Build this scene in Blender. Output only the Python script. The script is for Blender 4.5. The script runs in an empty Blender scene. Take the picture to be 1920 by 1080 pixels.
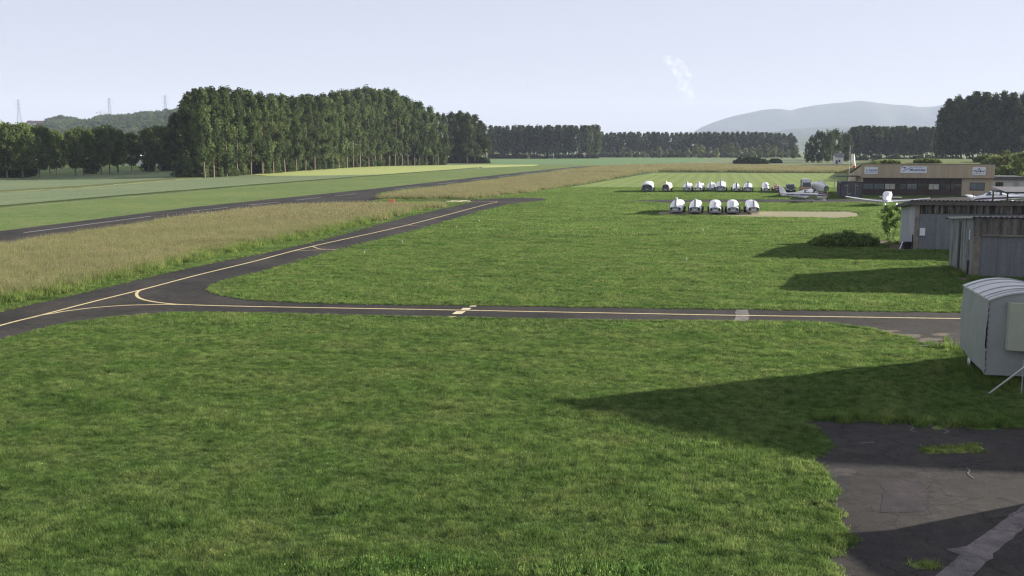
import bpy, bmesh, math, random
import numpy as np
from mathutils import Vector, Matrix
R = math.radians
rnd = random.Random(7)
sc = bpy.context.scene
COL = sc.collection

# ---------------------------------------------------------------- camera, sky, sun, exposure
FPX = 1900.0; HOR = 280.0; CAMH = 8.0
PITCH = math.atan((540 - HOR) / FPX)
cd = bpy.data.cameras.new('camera'); cam = bpy.data.objects.new('camera', cd); COL.objects.link(cam)
cam.location = (0, 0, CAMH); cam.rotation_euler = (R(90) - PITCH, 0, 0)
cd.sensor_width = 36; cd.lens = 36 * FPX / 1920; cd.clip_start = .1; cd.clip_end = 60000
sc.camera = cam
HAZE = .85e-4
SUN_AZ = 66.0      # degrees clockwise from +Y (to the right of the view)
SUN_EL = 14.2
w = bpy.data.worlds.new('World'); sc.world = w; w.use_nodes = True
nt = w.node_tree; nt.nodes.clear()
sky = nt.nodes.new('ShaderNodeTexSky'); sky.sky_type = 'NISHITA'; sky.sun_disc = False
sky.sun_elevation = R(SUN_EL); sky.sun_rotation = R(SUN_AZ); sky.altitude = 400
sky.air_density = 1.0; sky.dust_density = .7; sky.ozone_density = 2.5
bg = nt.nodes.new('ShaderNodeBackground'); bg.inputs[1].default_value = 0.056
wo = nt.nodes.new('ShaderNodeOutputWorld')
hs = nt.nodes.new('ShaderNodeHueSaturation'); hs.inputs['Saturation'].default_value = .7; nt.links.new(sky.outputs[0], hs.inputs['Color'])
wb = nt.nodes.new('ShaderNodeMix'); wb.data_type = 'RGBA'; wb.blend_type = 'MULTIPLY'; wb.inputs[0].default_value = 1; wb.inputs[7].default_value = (1.08, .965, 1.09, 1)
nt.links.new(hs.outputs[0], wb.inputs[6]); ev = nt.nodes.new('ShaderNodeMix'); ev.data_type = 'RGBA'; ev.inputs[0].default_value = .78; ev.inputs[7].default_value = (3.05, 3.15, 3.72, 1)
nt.links.new(wb.outputs[2], ev.inputs[6]); nt.links.new(ev.outputs[2], bg.inputs[0]); nt.links.new(bg.outputs[0], wo.inputs[0])
sl = bpy.data.lights.new('sun', 'SUN'); sl.energy = 4.3; sl.angle = R(.55); sl.color = (1, .93, .82)
so = bpy.data.objects.new('sun', sl); COL.objects.link(so)
sdir = Vector((math.sin(R(SUN_AZ)) * math.cos(R(SUN_EL)), math.cos(R(SUN_AZ)) * math.cos(R(SUN_EL)), math.sin(R(SUN_EL))))
so.rotation_euler = sdir.to_track_quat('Z', 'Y').to_euler(); so.location = (60, 20, 40)
sc.view_settings.view_transform = 'Standard'; sc.view_settings.look = 'None'
sc.view_settings.exposure = 1.80; sc.view_settings.gamma = 1
sc.render.engine = 'CYCLES'
cy = sc.cycles; cy.max_bounces = 6; cy.diffuse_bounces = 2; cy.glossy_bounces = 2; cy.transmission_bounces = 3
cy.transparent_max_bounces = 8; cy.volume_bounces = 0; cy.use_denoising = True; cy.denoising_prefilter = 'NONE'; cy.use_adaptive_sampling = False; cy.pixel_filter_type = 'BLACKMAN_HARRIS'; cy.filter_width = 1.3
cy.sample_clamp_indirect = 6

# ---------------------------------------------------------------- helpers
cp, sp_ = math.cos(PITCH), math.sin(PITCH)
def G(px, py, z=0.0):
    """photo pixel -> point of the plane at height z"""
    a = (px - 960) / FPX; b = (540 - py) / FPX
    dx, dy, dz = a, cp + b * sp_, -sp_ + b * cp
    t = (z - CAMH) / dz
    return (dx * t, dy * t)
def D(px, d, z=0.0):
    return ((px - 960) / FPX * (d * cp + (CAMH - z) * sp_), d, z)

def nmat(name):
    m = bpy.data.materials.new(name); m.use_nodes = True
    n = m.node_tree; b = n.nodes['Principled BSDF']
    return m, n, b
def mat(name, col, rough=.7, var=.0, scale=3., bump=.0, bscale=40., metal=0., col2=None, spec=.4, stretch=None, coat=0):
    m, n, b = nmat(name)
    b.inputs['Roughness'].default_value = rough; b.inputs['Metallic'].default_value = metal
    b.inputs['Specular IOR Level'].default_value = spec; b.inputs['Coat Weight'].default_value = coat
    b.inputs['Base Color'].default_value = (*col, 1)
    if var or bump or col2:
        tc = n.nodes.new('ShaderNodeTexCoord'); mp = n.nodes.new('ShaderNodeMapping')
        n.links.new(tc.outputs['Object'], mp.inputs[0])
        if stretch: mp.inputs['Scale'].default_value = stretch
    if var or col2:
        no = n.nodes.new('ShaderNodeTexNoise'); no.inputs['Scale'].default_value = scale
        no.inputs['Detail'].default_value = 6; no.inputs['Roughness'].default_value = .65
        n.links.new(mp.outputs[0], no.inputs[0])
        cr = n.nodes.new('ShaderNodeValToRGB')
        c2 = col2 or tuple(min(1, c * (1 + var)) for c in col)
        c1 = tuple(c * (1 - var) for c in col)
        cr.color_ramp.elements[0].position = .36; cr.color_ramp.elements[1].position = .64
        cr.color_ramp.elements[0].color = (*c1, 1); cr.color_ramp.elements[1].color = (*c2, 1)
        n.links.new(no.outputs[0], cr.inputs[0]); n.links.new(cr.outputs[0], b.inputs['Base Color'])
    if bump:
        n2 = n.nodes.new('ShaderNodeTexNoise'); n2.inputs['Scale'].default_value = bscale; n2.inputs['Detail'].default_value = 4
        n.links.new(mp.outputs[0], n2.inputs[0])
        bp = n.nodes.new('ShaderNodeBump'); bp.inputs['Strength'].default_value = bump; bp.inputs['Distance'].default_value = .05
        n.links.new(n2.outputs[0], bp.inputs['Height']); n.links.new(bp.outputs[0], b.inputs['Normal'])
    return m

def ramp_noise(n, vec, scale, c1, c2, p1=.38, p2=.62, detail=5, rough=.6):
    no = n.nodes.new('ShaderNodeTexNoise'); no.inputs['Scale'].default_value = scale
    no.inputs['Detail'].default_value = detail; no.inputs['Roughness'].default_value = rough
    n.links.new(vec, no.inputs[0])
    cr = n.nodes.new('ShaderNodeValToRGB')
    cr.color_ramp.elements[0].position = p1; cr.color_ramp.elements[1].position = p2
    cr.color_ramp.elements[0].color = (*c1, 1); cr.color_ramp.elements[1].color = (*c2, 1)
    n.links.new(no.outputs[0], cr.inputs[0]); return cr.outputs[0], no.outputs[0]
def mixc(n, fac, a, b, mode='MIX'):
    x = n.nodes.new('ShaderNodeMix'); x.data_type = 'RGBA'; x.blend_type = mode
    if isinstance(fac, float): x.inputs[0].default_value = fac
    else: n.links.new(fac, x.inputs[0])
    n.links.new(a, x.inputs[6])
    if isinstance(b, tuple): x.inputs[7].default_value = (*b, 1)
    else: n.links.new(b, x.inputs[7])
    return x.outputs[2]
GRID = R(11.6)      # the airfield's own direction, clockwise from +Y

def grassland(name, cA, cB, cC, fine=6., bump=.8, bdist=.06, stripes=None, leaf=False, trans=0., big=.05, rndv=.25, stretch=(1, 1, 1), fineleaf=0):
    """colour from three scales of world-space noise; used for soil sheets and for blades alike so both match"""
    m, n, b = nmat(name)
    b.inputs['Roughness'].default_value = .85; b.inputs['Specular IOR Level'].default_value = .05
    geo = n.nodes.new('ShaderNodeNewGeometry')
    mp = n.nodes.new('ShaderNodeMapping'); mp.vector_type = 'POINT'
    mp.inputs['Rotation'].default_value = (0, 0, GRID); mp.inputs['Scale'].default_value = stretch
    n.links.new(geo.outputs['Position'], mp.inputs[0]); v = mp.outputs[0]
    c, _ = ramp_noise(n, v, big, cA, cB, .35, .65, 6)
    c2, f2 = ramp_noise(n, v, big * 9, (0, 0, 0), (1, 1, 1), .42, .72, 5)
    c = mixc(n, c2, c, cC)
    if not leaf:
        c3, f3 = ramp_noise(n, v, fine, (.55, .55, .55), (1.35, 1.35, 1.35), .3, .7, 6, .7)
        c = mixc(n, 1.0, c, c3, 'MULTIPLY')
        bp = n.nodes.new('ShaderNodeBump'); bp.inputs['Strength'].default_value = bump; bp.inputs['Distance'].default_value = bdist
        n.links.new(f3, bp.inputs['Height']); n.links.new(bp.outputs[0], b.inputs['Normal'])
    if stripes:
        per, amt = stripes
        sx = n.nodes.new('ShaderNodeSeparateXYZ'); n.links.new(v, sx.inputs[0])
        mu = n.nodes.new('ShaderNodeMath'); mu.operation = 'MULTIPLY'; mu.inputs[1].default_value = 6.2832 / per
        n.links.new(sx.outputs[0], mu.inputs[0])
        si = n.nodes.new('ShaderNodeMath'); si.operation = 'SINE'; n.links.new(mu.outputs[0], si.inputs[0])
        cr = n.nodes.new('ShaderNodeValToRGB')
        cr.color_ramp.elements[0].color = (1 - amt,) * 3 + (1,); cr.color_ramp.elements[1].color = (1 + amt,) * 3 + (1,)
        cr.color_ramp.elements[0].position = .35; cr.color_ramp.elements[1].position = .65
        ad = n.nodes.new('ShaderNodeMath'); ad.operation = 'MULTIPLY_ADD'; ad.inputs[1].default_value = .5; ad.inputs[2].default_value = .5
        n.links.new(si.outputs[0], ad.inputs[0]); n.links.new(ad.outputs[0], cr.inputs[0])
        c = mixc(n, 1.0, c, cr.outputs[0], 'MULTIPLY')
    if leaf:
        oi = n.nodes.new('ShaderNodeObjectInfo')
        cr = n.nodes.new('ShaderNodeValToRGB')
        cr.color_ramp.elements[0].color = (1 - rndv,) * 3 + (1,); cr.color_ramp.elements[1].color = (1 + rndv, 1 + rndv, 1 + rndv * .6, 1)
        n.links.new(oi.outputs['Random'], cr.inputs[0])
        c = mixc(n, 1.0, c, cr.outputs[0], 'MULTIPLY')
        if fineleaf:
            c5, _ = ramp_noise(n, v, fineleaf, (.52, .60, .5), (1.5, 1.38, 1.3), .36, .64, 4, .7)
            c = mixc(n, 1.0, c, c5, 'MULTIPLY')
        at = n.nodes.new('ShaderNodeAttribute'); at.attribute_name = 'tint'
        c = mixc(n, 1.0, c, at.outputs['Color'], 'MULTIPLY')
    n.links.new(c, b.inputs['Base Color'])
    if trans:
        tr = n.nodes.new('ShaderNodeBsdfTranslucent'); n.links.new(c, tr.inputs[0])
        ms = n.nodes.new('ShaderNodeMixShader'); ms.inputs[0].default_value = trans
        n.links.new(b.outputs[0], ms.inputs[1]); n.links.new(tr.outputs[0], ms.inputs[2])
        n.links.new(ms.outputs[0], n.nodes['Material Output'].inputs[0])
    return m

def tag(o, label=None, cat=None, group=None, kind=None):
    if label: o['label'] = label
    if cat: o['category'] = cat
    if group: o['group'] = group
    if kind: o['kind'] = kind
    return o
def mesh_np(name, V, F, tint=None, smooth=False):
    V = np.asarray(V, np.float32); F = np.asarray(F, np.int32); k = F.shape[1]
    me = bpy.data.meshes.new(name)
    me.vertices.add(len(V)); me.vertices.foreach_set('co', V.ravel())
    me.loops.add(F.size); me.loops.foreach_set('vertex_index', F.ravel())
    me.polygons.add(len(F)); me.polygons.foreach_set('loop_start', np.arange(0, F.size, k, dtype=np.int32))
    me.polygons.foreach_set('loop_total', np.full(len(F), k, np.int32))
    if smooth: me.polygons.foreach_set('use_smooth', np.ones(len(F), bool))
    me.update(calc_edges=True)
    if tint is not None:
        a = me.attributes.new('tint', 'FLOAT_COLOR', 'POINT')
        t = np.ones((len(V), 4), np.float32); t[:, :3] = tint; a.data.foreach_set('color', t.ravel())
    return me
def link(name, me, m=None, parent=None, loc=None):
    o = bpy.data.objects.new(name, me); COL.objects.link(o)
    if m is not None and not me.materials: me.materials.append(m)
    if parent: o.parent = parent
    if loc: o.location = loc
    return o
def empty(name, loc, rz=0., **k):
    o = bpy.data.objects.new(name, None); COL.objects.link(o); o.location = loc; o.rotation_euler = (0, 0, rz)
    o.empty_display_size = .3
    tag(o, **k); return o
def dup(root, loc, rz=0., label=None, group=None, scale=None):
    r = root.copy(); COL.objects.link(r); r.location = loc; r.rotation_euler = (0, 0, rz)
    if label: r['label'] = label
    if group: r['group'] = group
    if scale: r.scale = scale
    for ch in list(root.children):
        c = ch.copy(); COL.objects.link(c); c.parent = r
        for g in list(ch.children):
            d = g.copy(); COL.objects.link(d); d.parent = c
    return r

class MB:
    def __init__(s): s.v = []; s.f = []; s.m = []
    def add(s, V, F, mi=0):
        b = len(s.v); s.v += [tuple(p) for p in V]; s.f += [tuple(i + b for i in f) for f in F]; s.m += [mi] * len(F); return s
    def box(s, x0, x1, y0, y1, z0, z1, mi=0):
        V = [(x, y, z) for z in (z0, z1) for y in (y0, y1) for x in (x0, x1)]
        return s.add(V, [(0, 2, 3, 1), (4, 5, 7, 6), (0, 1, 5, 4), (2, 6, 7, 3), (0, 4, 6, 2), (1, 3, 7, 5)], mi)
    def tube(s, p, q, r0, r1=None, n=8, mi=0):
        r1 = r0 if r1 is None else r1
        p = Vector(p); q = Vector(q); d = (q - p).normalized()
        a = d.orthogonal().normalized(); b = d.cross(a); V = []
        for c, r in ((p, r0), (q, r1)):
            for i in range(n):
                t = 2 * math.pi * i / n; V.append(c + (a * math.cos(t) + b * math.sin(t)) * r)
        F = [(i, (i + 1) % n, n + (i + 1) % n, n + i) for i in range(n)]
        return s.add(V, F + [tuple(range(n))[::-1], tuple(range(n, 2 * n))], mi)
    def loft(s, secs, cap=True, mi=0, close=True):
        n = len(secs[0]); V = [p for q in secs for p in q]; F = []
        for k in range(len(secs) - 1):
            for i in range(n if close else n - 1):
                j = (i + 1) % n; F.append((k * n + i, k * n + j, (k + 1) * n + j, (k + 1) * n + i))
        if cap: F += [tuple(range(n))[::-1], tuple(range((len(secs) - 1) * n, len(secs) * n))]
        return s.add(V, F, mi)
    def build(s, name, m, parent=None, loc=None, bevel=0, smooth=False):
        me = bpy.data.meshes.new(name); me.from_pydata(s.v, [], s.f)
        bm = bmesh.new(); bm.from_mesh(me); bmesh.ops.recalc_face_normals(bm, faces=bm.faces)
        if bevel:
            es = [e for e in bm.edges if len(e.link_faces) == 2 and e.calc_face_angle(0) > .5]
            bmesh.ops.bevel(bm, geom=es, offset=bevel, segments=2, affect='EDGES', profile=.5)
        bm.to_mesh(me); bm.free()
        ms = m if isinstance(m, (list, tuple)) else [m]
        for x in ms: me.materials.append(x)
        if len(ms) > 1 and not bevel: me.polygons.foreach_set('material_index', s.m)
        if smooth:
            me.polygons.foreach_set('use_smooth', [True] * len(me.polygons))
            try: me.set_sharp_from_angle(angle=R(40))
            except Exception: pass
        me.update()
        return link(name, me, None, parent, loc)

def sheet(name, poly, z, m, kind='structure', thick=None, label=None, cat=None):
    """flat polygon on the ground given as world xy points (thick: real depth under its top)"""
    bm = bmesh.new(); vs = [bm.verts.new((x, y, z)) for x, y in poly]
    f = bm.faces.new(vs)
    if f.normal.z < 0: f.normal_flip()
    if thick:
        r = bmesh.ops.extrude_face_region(bm, geom=[f])
        for e in r['geom']:
            if isinstance(e, bmesh.types.BMVert): e.co.z -= 0
        for v in bm.verts:
            pass
        top = [e for e in r['geom'] if isinstance(e, bmesh.types.BMVert)]
        low = [v for v in bm.verts if v not in top]
        for v in low: v.co.z = z - thick
        bmesh.ops.recalc_face_normals(bm, faces=bm.faces)
    bmesh.ops.triangulate(bm, faces=[f for f in bm.faces if len(f.verts) > 4])
    me = bpy.data.meshes.new(name); bm.to_mesh(me); bm.free()
    o = link(name, me, m); return tag(o, label, cat, kind=kind)
def gp(pix, z=0.0): return [G(x, y, z) for x, y in pix]
def smooth_line(pts, k=4):
    out = []
    n = len(pts)
    for i in range(n - 1):
        p0 = pts[max(i - 1, 0)]; p1 = pts[i]; p2 = pts[i + 1]; p3 = pts[min(i + 2, n - 1)]
        for j in range(k):
            t = j / k
            out.append(tuple(.5 * ((2 * p1[a]) + (-p0[a] + p2[a]) * t + (2 * p0[a] - 5 * p1[a] + 4 * p2[a] - p3[a]) * t * t + (-p0[a] + 3 * p1[a] - 3 * p2[a] + p3[a]) * t ** 3) for a in (0, 1)))
    out.append(pts[-1]); return out
def rough_edge(poly, amp, step, seed=1, closed=True):
    r = random.Random(seed); out = []
    n = len(poly)
    for i in range(n if closed else n - 1):
        a, b = poly[i], poly[(i + 1) % n]; L = math.hypot(b[0] - a[0], b[1] - a[1]); k = max(1, int(L / step)); k = min(k, 400)
        nx, ny = -(b[1] - a[1]) / (L + 1e-9), (b[0] - a[0]) / (L + 1e-9)
        for j in range(k):
            t = j / k; o = r.gauss(0, amp) if (j or amp > .05) else 0
            out.append((a[0] + (b[0] - a[0]) * t + nx * o, a[1] + (b[1] - a[1]) * t + ny * o))
    return out
def ribbon(name, line, width, z, m, **k):
    """painted line of constant width along world points"""
    mb = MB(); L = []; Rr = []
    for i, p in enumerate(line):
        a = line[max(i - 1, 0)]; b = line[min(i + 1, len(line) - 1)]
        dx, dy = b[0] - a[0], b[1] - a[1]; l = math.hypot(dx, dy) + 1e-9
        L.append((p[0] - dy / l * width / 2, p[1] + dx / l * width / 2, z)); Rr.append((p[0] + dy / l * width / 2, p[1] - dx / l * width / 2, z))
    mb.add(L + Rr, [(i, i + 1, len(L) + i + 1, len(L) + i) for i in range(len(L) - 1)])
    o = mb.build(name, m); 
    return tag(o, kind='structure', **k)
def inside(poly, X, Y):
    c = np.zeros(len(X), bool); n = len(poly)
    for i in range(n):
        x1, y1 = poly[i]; x2, y2 = poly[(i + 1) % n]
        if y1 == y2: continue
        k = ((y1 > Y) != (y2 > Y)) & (X < (x2 - x1) * (Y - y1) / (y2 - y1) + x1); c ^= k
    return c

def scatter(name, P, rot, scl, pick, patches, m, label, cat=None, kind='stuff', zs=None):
    """one object: its mesh holds the plant patches and the points; nodes put a patch on every point"""
    V = [np.asarray(P, np.float32)]; F = []; pid = [np.full(len(P), -1)]; tint = [np.ones((len(P), 3))]; off = len(P)
    for k, (pv, pf, pt) in enumerate(patches):
        V.append(pv); F.append(pf + off); off += len(pv); pid.append(np.full(len(pv), k)); tint.append(pt)
    V = np.concatenate(V); F = np.concatenate(F); me = mesh_np(name, V, F, np.concatenate(tint))
    a = me.attributes.new('pid', 'INT', 'POINT'); a.data.foreach_set('value', np.concatenate(pid).astype(np.int32))
    def fa(nm, arr, t='FLOAT'):
        at = me.attributes.new(nm, t, 'POINT'); x = np.zeros(len(V), np.float32 if t == 'FLOAT' else np.int32); x[:len(P)] = arr; at.data.foreach_set('value', x)
    fa('rot', rot); fa('scl', scl); fa('zs', zs if zs is not None else scl); fa('pick', pick, 'INT')
    me.materials.append(m)
    o = link(name, me); tag(o, label, cat, kind=kind)
    g = bpy.data.node_groups.new(name, 'GeometryNodeTree')
    g.interface.new_socket('Geometry', in_out='INPUT', socket_type='NodeSocketGeometry')
    g.interface.new_socket('Geometry', in_out='OUTPUT', socket_type='NodeSocketGeometry')
    N = g.nodes; L = g.links; gi = N.new('NodeGroupInput'); go = N.new('NodeGroupOutput')
    def named(nm, t):
        x = N.new('GeometryNodeInputNamedAttribute'); x.data_type = t; x.inputs[0].default_value = nm; return x.outputs[0]
    def sep(k):
        c = N.new('FunctionNodeCompare'); c.data_type = 'INT'; c.operation = 'EQUAL'
        L.new(named('pid', 'INT'), c.inputs[2]); c.inputs[3].default_value = k
        s = N.new('GeometryNodeSeparateGeometry'); s.domain = 'POINT'; L.new(gi.outputs[0], s.inputs[0]); L.new(c.outputs[0], s.inputs[1]); return s.outputs[0]
    j = N.new('GeometryNodeJoinGeometry')
    for k in range(len(patches)):
        ti = N.new('GeometryNodeGeometryToInstance'); L.new(sep(k), ti.inputs[0]); L.new(ti.outputs[0], j.inputs[0])
    ip = N.new('GeometryNodeInstanceOnPoints'); L.new(sep(-1), ip.inputs['Points']); L.new(j.outputs[0], ip.inputs['Instance'])
    ip.inputs['Pick Instance'].default_value = True; L.new(named('pick', 'INT'), ip.inputs['Instance Index'])
    cr = N.new('ShaderNodeCombineXYZ'); L.new(named('rot', 'FLOAT'), cr.inputs[2]); L.new(cr.outputs[0], ip.inputs['Rotation'])
    cs = N.new('ShaderNodeCombineXYZ'); s = named('scl', 'FLOAT'); L.new(s, cs.inputs[0]); L.new(s, cs.inputs[1]); L.new(named('zs', 'FLOAT'), cs.inputs[2]); L.new(cs.outputs[0], ip.inputs['Scale'])
    L.new(ip.outputs[0], go.inputs[0])
    md = o.modifiers.new('scatter', 'NODES'); md.node_group = g
    return o
# ---------------------------------------------------------------- ground, fields, runway, taxiways
LA, LB, LC = (.074, .125, .045), (.100, .158, .058), (.136, .174, .076)
dk = lambda c: tuple(v * .72 for v in c)
M_lawn = grassland('mown_grass', dk(LA), dk(LB), dk(LB), fine=5, bump=.6)
M_lawn_far = grassland('mown_grass_striped', (.17, .23, .065), (.20, .26, .075), (.22, .265, .09), fine=3, stripes=(3.2, .06))
M_verge = grassland('verge_grass', (.10, .165, .045), (.15, .205, .06), (.19, .21, .085), fine=3.2)
M_cereal = grassland('cereal', (.155, .20, .105), (.185, .23, .12), (.17, .21, .105), fine=2.2, bump=.4, stripes=(9, .03))
M_yellow = grassland('yellow_crop', (.36, .40, .14), (.42, .45, .165), (.31, .37, .13), fine=2)
M_crop = grassland('green_crop', (.13, .22, .09), (.15, .235, .10), (.14, .21, .09), fine=1.5)
M_hayb = grassland('hay_ground', (.18, .165, .08), (.21, .185, .09), (.15, .16, .07), fine=3)
M_farf = grassland('far_fields', (.16, .20, .10), (.20, .22, .12), (.13, .18, .08), fine=.05, bump=.1, big=.002)
M_edge = grassland('field_edge_growth', (.035, .055, .018), (.05, .07, .02), (.06, .075, .025), fine=3)
M_bankr = grassland('bank_growth', (.10, .115, .05), (.15, .16, .075), (.12, .14, .05), fine=2)
M_soil = mat('bare_soil', (.085, .062, .042), .95, .35, 2, .5, 12)
M_dry = mat('worn_dry_ground', (.30, .24, .13), .95, .3, .8, .4, 8, col2=(.20, .20, .09))

def asphalt(name, base, patchy, sc1=.5, sw=.35, crk=.68):
    m, n, b = nmat(name); b.inputs['Roughness'].default_value = .88; b.inputs['Specular IOR Level'].default_value = .08
    geo = n.nodes.new('ShaderNodeNewGeometry'); v = geo.outputs['Position']
    c, _ = ramp_noise(n, v, sc1, base, patchy, .4, .6, 6)
    c3, f3 = ramp_noise(n, v, 45, (.55, .55, .55), (1.5, 1.45, 1.4), .3, .7, 3, .8)
    c = mixc(n, 1.0, c, c3, 'MULTIPLY')
    c4, _ = ramp_noise(n, v, 2.3, (.8, .8, .8), (1.15, 1.12, 1.1), .4, .65, 8, .7)
    c = mixc(n, 1.0, c, c4, 'MULTIPLY')
    vo = n.nodes.new('ShaderNodeTexVoronoi'); vo.feature = 'DISTANCE_TO_EDGE'; vo.inputs['Scale'].default_value = .42
    nd = n.nodes.new('ShaderNodeTexNoise'); nd.inputs['Scale'].default_value = 1.3; nd.inputs['Detail'].default_value = 6; n.links.new(v, nd.inputs[0])
    vm = n.nodes.new('ShaderNodeVectorMath'); vm.operation = 'MULTIPLY_ADD'; vm.inputs[1].default_value = (1.6, 1.6, 1.6); n.links.new(nd.outputs['Color'], vm.inputs[0]); n.links.new(v, vm.inputs[2]); n.links.new(vm.outputs[0], vo.inputs['Vector'])
    cc = n.nodes.new('ShaderNodeValToRGB'); cc.color_ramp.elements[0].position = .004; cc.color_ramp.elements[1].position = .022
    cc.color_ramp.elements[0].color = (crk, crk, crk, 1); n.links.new(vo.outputs['Distance'], cc.inputs[0]); c = mixc(n, 1.0, c, cc.outputs[0], 'MULTIPLY')
    c6, _ = ramp_noise(n, v, .12, (.78, .78, .80), (1.22, 1.18, 1.14), .4, .6, 4, .6); c = mixc(n, 1.0, c, c6, 'MULTIPLY')
    bp = n.nodes.new('ShaderNodeBump'); bp.inputs['Strength'].default_value = sw; bp.inputs['Distance'].default_value = .01
    n.links.new(f3, bp.inputs['Height']); n.links.new(bp.outputs[0], b.inputs['Normal'])
    n.links.new(c, b.inputs['Base Color']); return m
M_asph = asphalt('taxiway_asphalt', (.037, .037, .0345), (.050, .049, .046), .25)
M_apron = asphalt('apron_asphalt', (.041, .041, .040), (.048, .0465, .044), .35)
M_patch = asphalt('patched_asphalt', (.040, .037, .042), (.05, .046, .05), .6)
M_patch2 = asphalt('worn_patch', (.06, .058, .06), (.075, .072, .07), 1)
M_conc = asphalt('concrete_strip', (.17, .16, .16), (.22, .21, .20), 1.5)
M_trench = asphalt('grey_trench_fill', (.125, .12, .125), (.16, .15, .15), 1.2)
M_yel = mat('yellow_paint', (.62, .50, .25), .7, .18, 3)
M_yel2 = mat('pale_yellow_paint', (.62, .56, .34), .7, .15, 3)
M_wht = mat('white_runway_paint', (.25, .25, .24), .7, .2, 2)

S = 13500
sheet('ground', [(-S, -300), (S, -300), (S, S), (-S, S)], 0, M_farf)
z1 = .004
# mown airfield grass: everything this side of the fields
lawn_poly = [(-95, -20), (95, -20), (95, 330), (80, 400), (48, 505), (25, 450)] + gp([(360, 398), (0, 440)]) + [(-95, 80)]
sheet('lawn', lawn_poly, z1, M_lawn)
sheet('verge', gp([(-700, 470), (-300, 430), (0, 391), (240, 370), (480, 349), (735, 327), (1000, 310), (1128, 308), (1128, 311), (960, 325), (696, 354), (360, 388), (0, 433), (-300, 470), (-700, 540)]), z1 * 2, M_verge)
cer = gp([(-900, 470), (-500, 405), (0, 361), (150, 352.5), (390, 333), (460, 330.5), (600, 329), (735, 326.5), (480, 346.5), (240, 366), (0, 387), (-500, 443), (-900, 520)], .12)
sheet('cereal_field', cer, .12, M_cereal, 'structure', thick=.12)
sheet('field_edge', rough_edge(gp([(-500, 441), (0, 386.6), (240, 365.6), (480, 346.2), (735, 326.4), (850, 318), (905, 313.3), (905, 313.9), (850, 318.7), (737, 327.3), (480, 348.2), (240, 368.2), (0, 389.6), (-500, 445)]), .15, 3, 15), .13, M_edge, thick=.12)
sheet('near_tree_field', gp([(-900, 450), (-500, 395), (0, 358), (150, 350), (350, 331.5), (395, 331), (385, 320), (200, 323), (0, 336), (-500, 370), (-900, 420)]), z1, M_cereal)
sheet('rough_bank', rough_edge(gp([(-500, 404), (0, 361), (150, 352.5), (380, 333), (345, 332), (150, 349), (0, 357), (-500, 397)]), .5, 4, 5), .1, M_bankr, thick=.1)
sheet('yellow_field', gp([(500, 329.5), (600, 329.2), (735, 326.5), (850, 318), (905, 313.5), (1000, 310.2), (1008, 308.8), (900, 308.5), (700, 312), (600, 317.5), (470, 327)], .1), .1, M_yellow, thick=.1)
sheet('crop_field', gp([(905, 308), (1010, 308), (1128, 309), (1215, 306.5), (1300, 304.5), (1370, 298), (1290, 296.5), (918, 297.5)]), z1 * 3, M_crop)
sheet('striped_meadow', gp([(1225, 324), (1080, 349), (1015, 360), (1240, 362), (1600, 362), (1800, 360), (1780, 326), (1600, 325.5)]), z1 * 2, M_lawn_far)
sheet('valley_meadow', gp([(-900, 440), (0, 336), (200, 323), (385, 320), (385, 308), (200, 305), (0, 304), (-400, 304)]), z1, M_verge)
# haze-green farmland behind the trees of the left
runway = gp([(-300, 474), (0, 433.5), (360, 388.5), (696, 354.5), (960, 325), (1080, 312.5), (1128, 310.5)]) + gp([(1112, 313.5), (997, 324), (880, 341), (760, 355), (708, 363), (700, 382), (560, 385), (360, 411), (0, 466), (-300, 512)])
sheet('runway', runway, z1 * 3, M_asph)
# white centre dashes of the runway
def dashes(a, b, n, fill, wd, name, m, z):
    mb = MB(); d = (b[0] - a[0], b[1] - a[1]); L = math.hypot(*d); d = (d[0] / L, d[1] / L); nx, ny = -d[1], d[0]; st = L / n
    for i in range(n):
        s, e = i * st, i * st + st * fill
        mb.add([(a[0] + d[0] * t + nx * o, a[1] + d[1] * t + ny * o, z) for t, o in ((s, -wd / 2), (e, -wd / 2), (e, wd / 2), (s, wd / 2))], [(0, 1, 2, 3)])
    return tag(mb.build(name, m), kind='structure')
dashes(G(45, 436.5), G(284, 405.5), 1, 1, .3, 'runway_marking', M_wht, z1 * 4)
dashes(G(360, 396), G(690, 361), 4, .62, .3, 'runway_marking', M_wht, z1 * 4)
dashes(G(740, 355), G(1060, 316.5), 7, .55, .35, 'runway_marking', M_wht, z1 * 4)

diag_top = gp([(-250, 655), (0, 584), (100, 561), (220, 533), (360, 500.6), (560, 460), (765, 405.7), (870, 382), (885, 378)])
diag_bot = gp([(1020, 371.5), (1024, 376), (958, 383.8), (885, 402), (798, 427.6), (637, 468.5), (560, 491), (502, 508), (450, 520), (415, 530), (398, 538), (396, 543), (408, 551), (440, 558), (485, 563), (542, 566)])
def pl(pix, k=3): return smooth_line(gp(pix), k)
tw = smooth_line(diag_top, 3) + gp([(870, 375.8), (700, 378.4), (700, 377), (900, 374), (960, 371)]) + smooth_line(diag_bot, 3)[0:]
tw += pl([(560, 567), (688, 570.5), (880, 572.5), (1100, 575.5), (1380, 580), (1600, 583), (1792, 586), (2000, 588), (2300, 590)], 2)
tw += gp([(2300, 622), (2000, 640), (1840, 650), (1790, 652), (1752, 652), (1720, 645), (1700, 634), (1660, 626), (1630, 617), (1560, 608), (1500, 605)])
tw += pl([(1500, 605), (1300, 603.5), (1075, 601.5), (900, 598), (700, 594), (560, 591), (450, 588.5), (380, 587.5), (300, 589.5), (200, 598), (100, 614), (60, 625), (0, 642), (-250, 730)], 3)
tw = rough_edge(tw, .035, .6, 3)
TAXI = tw
sheet('taxiway', tw, z1 * 4, M_asph)
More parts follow.
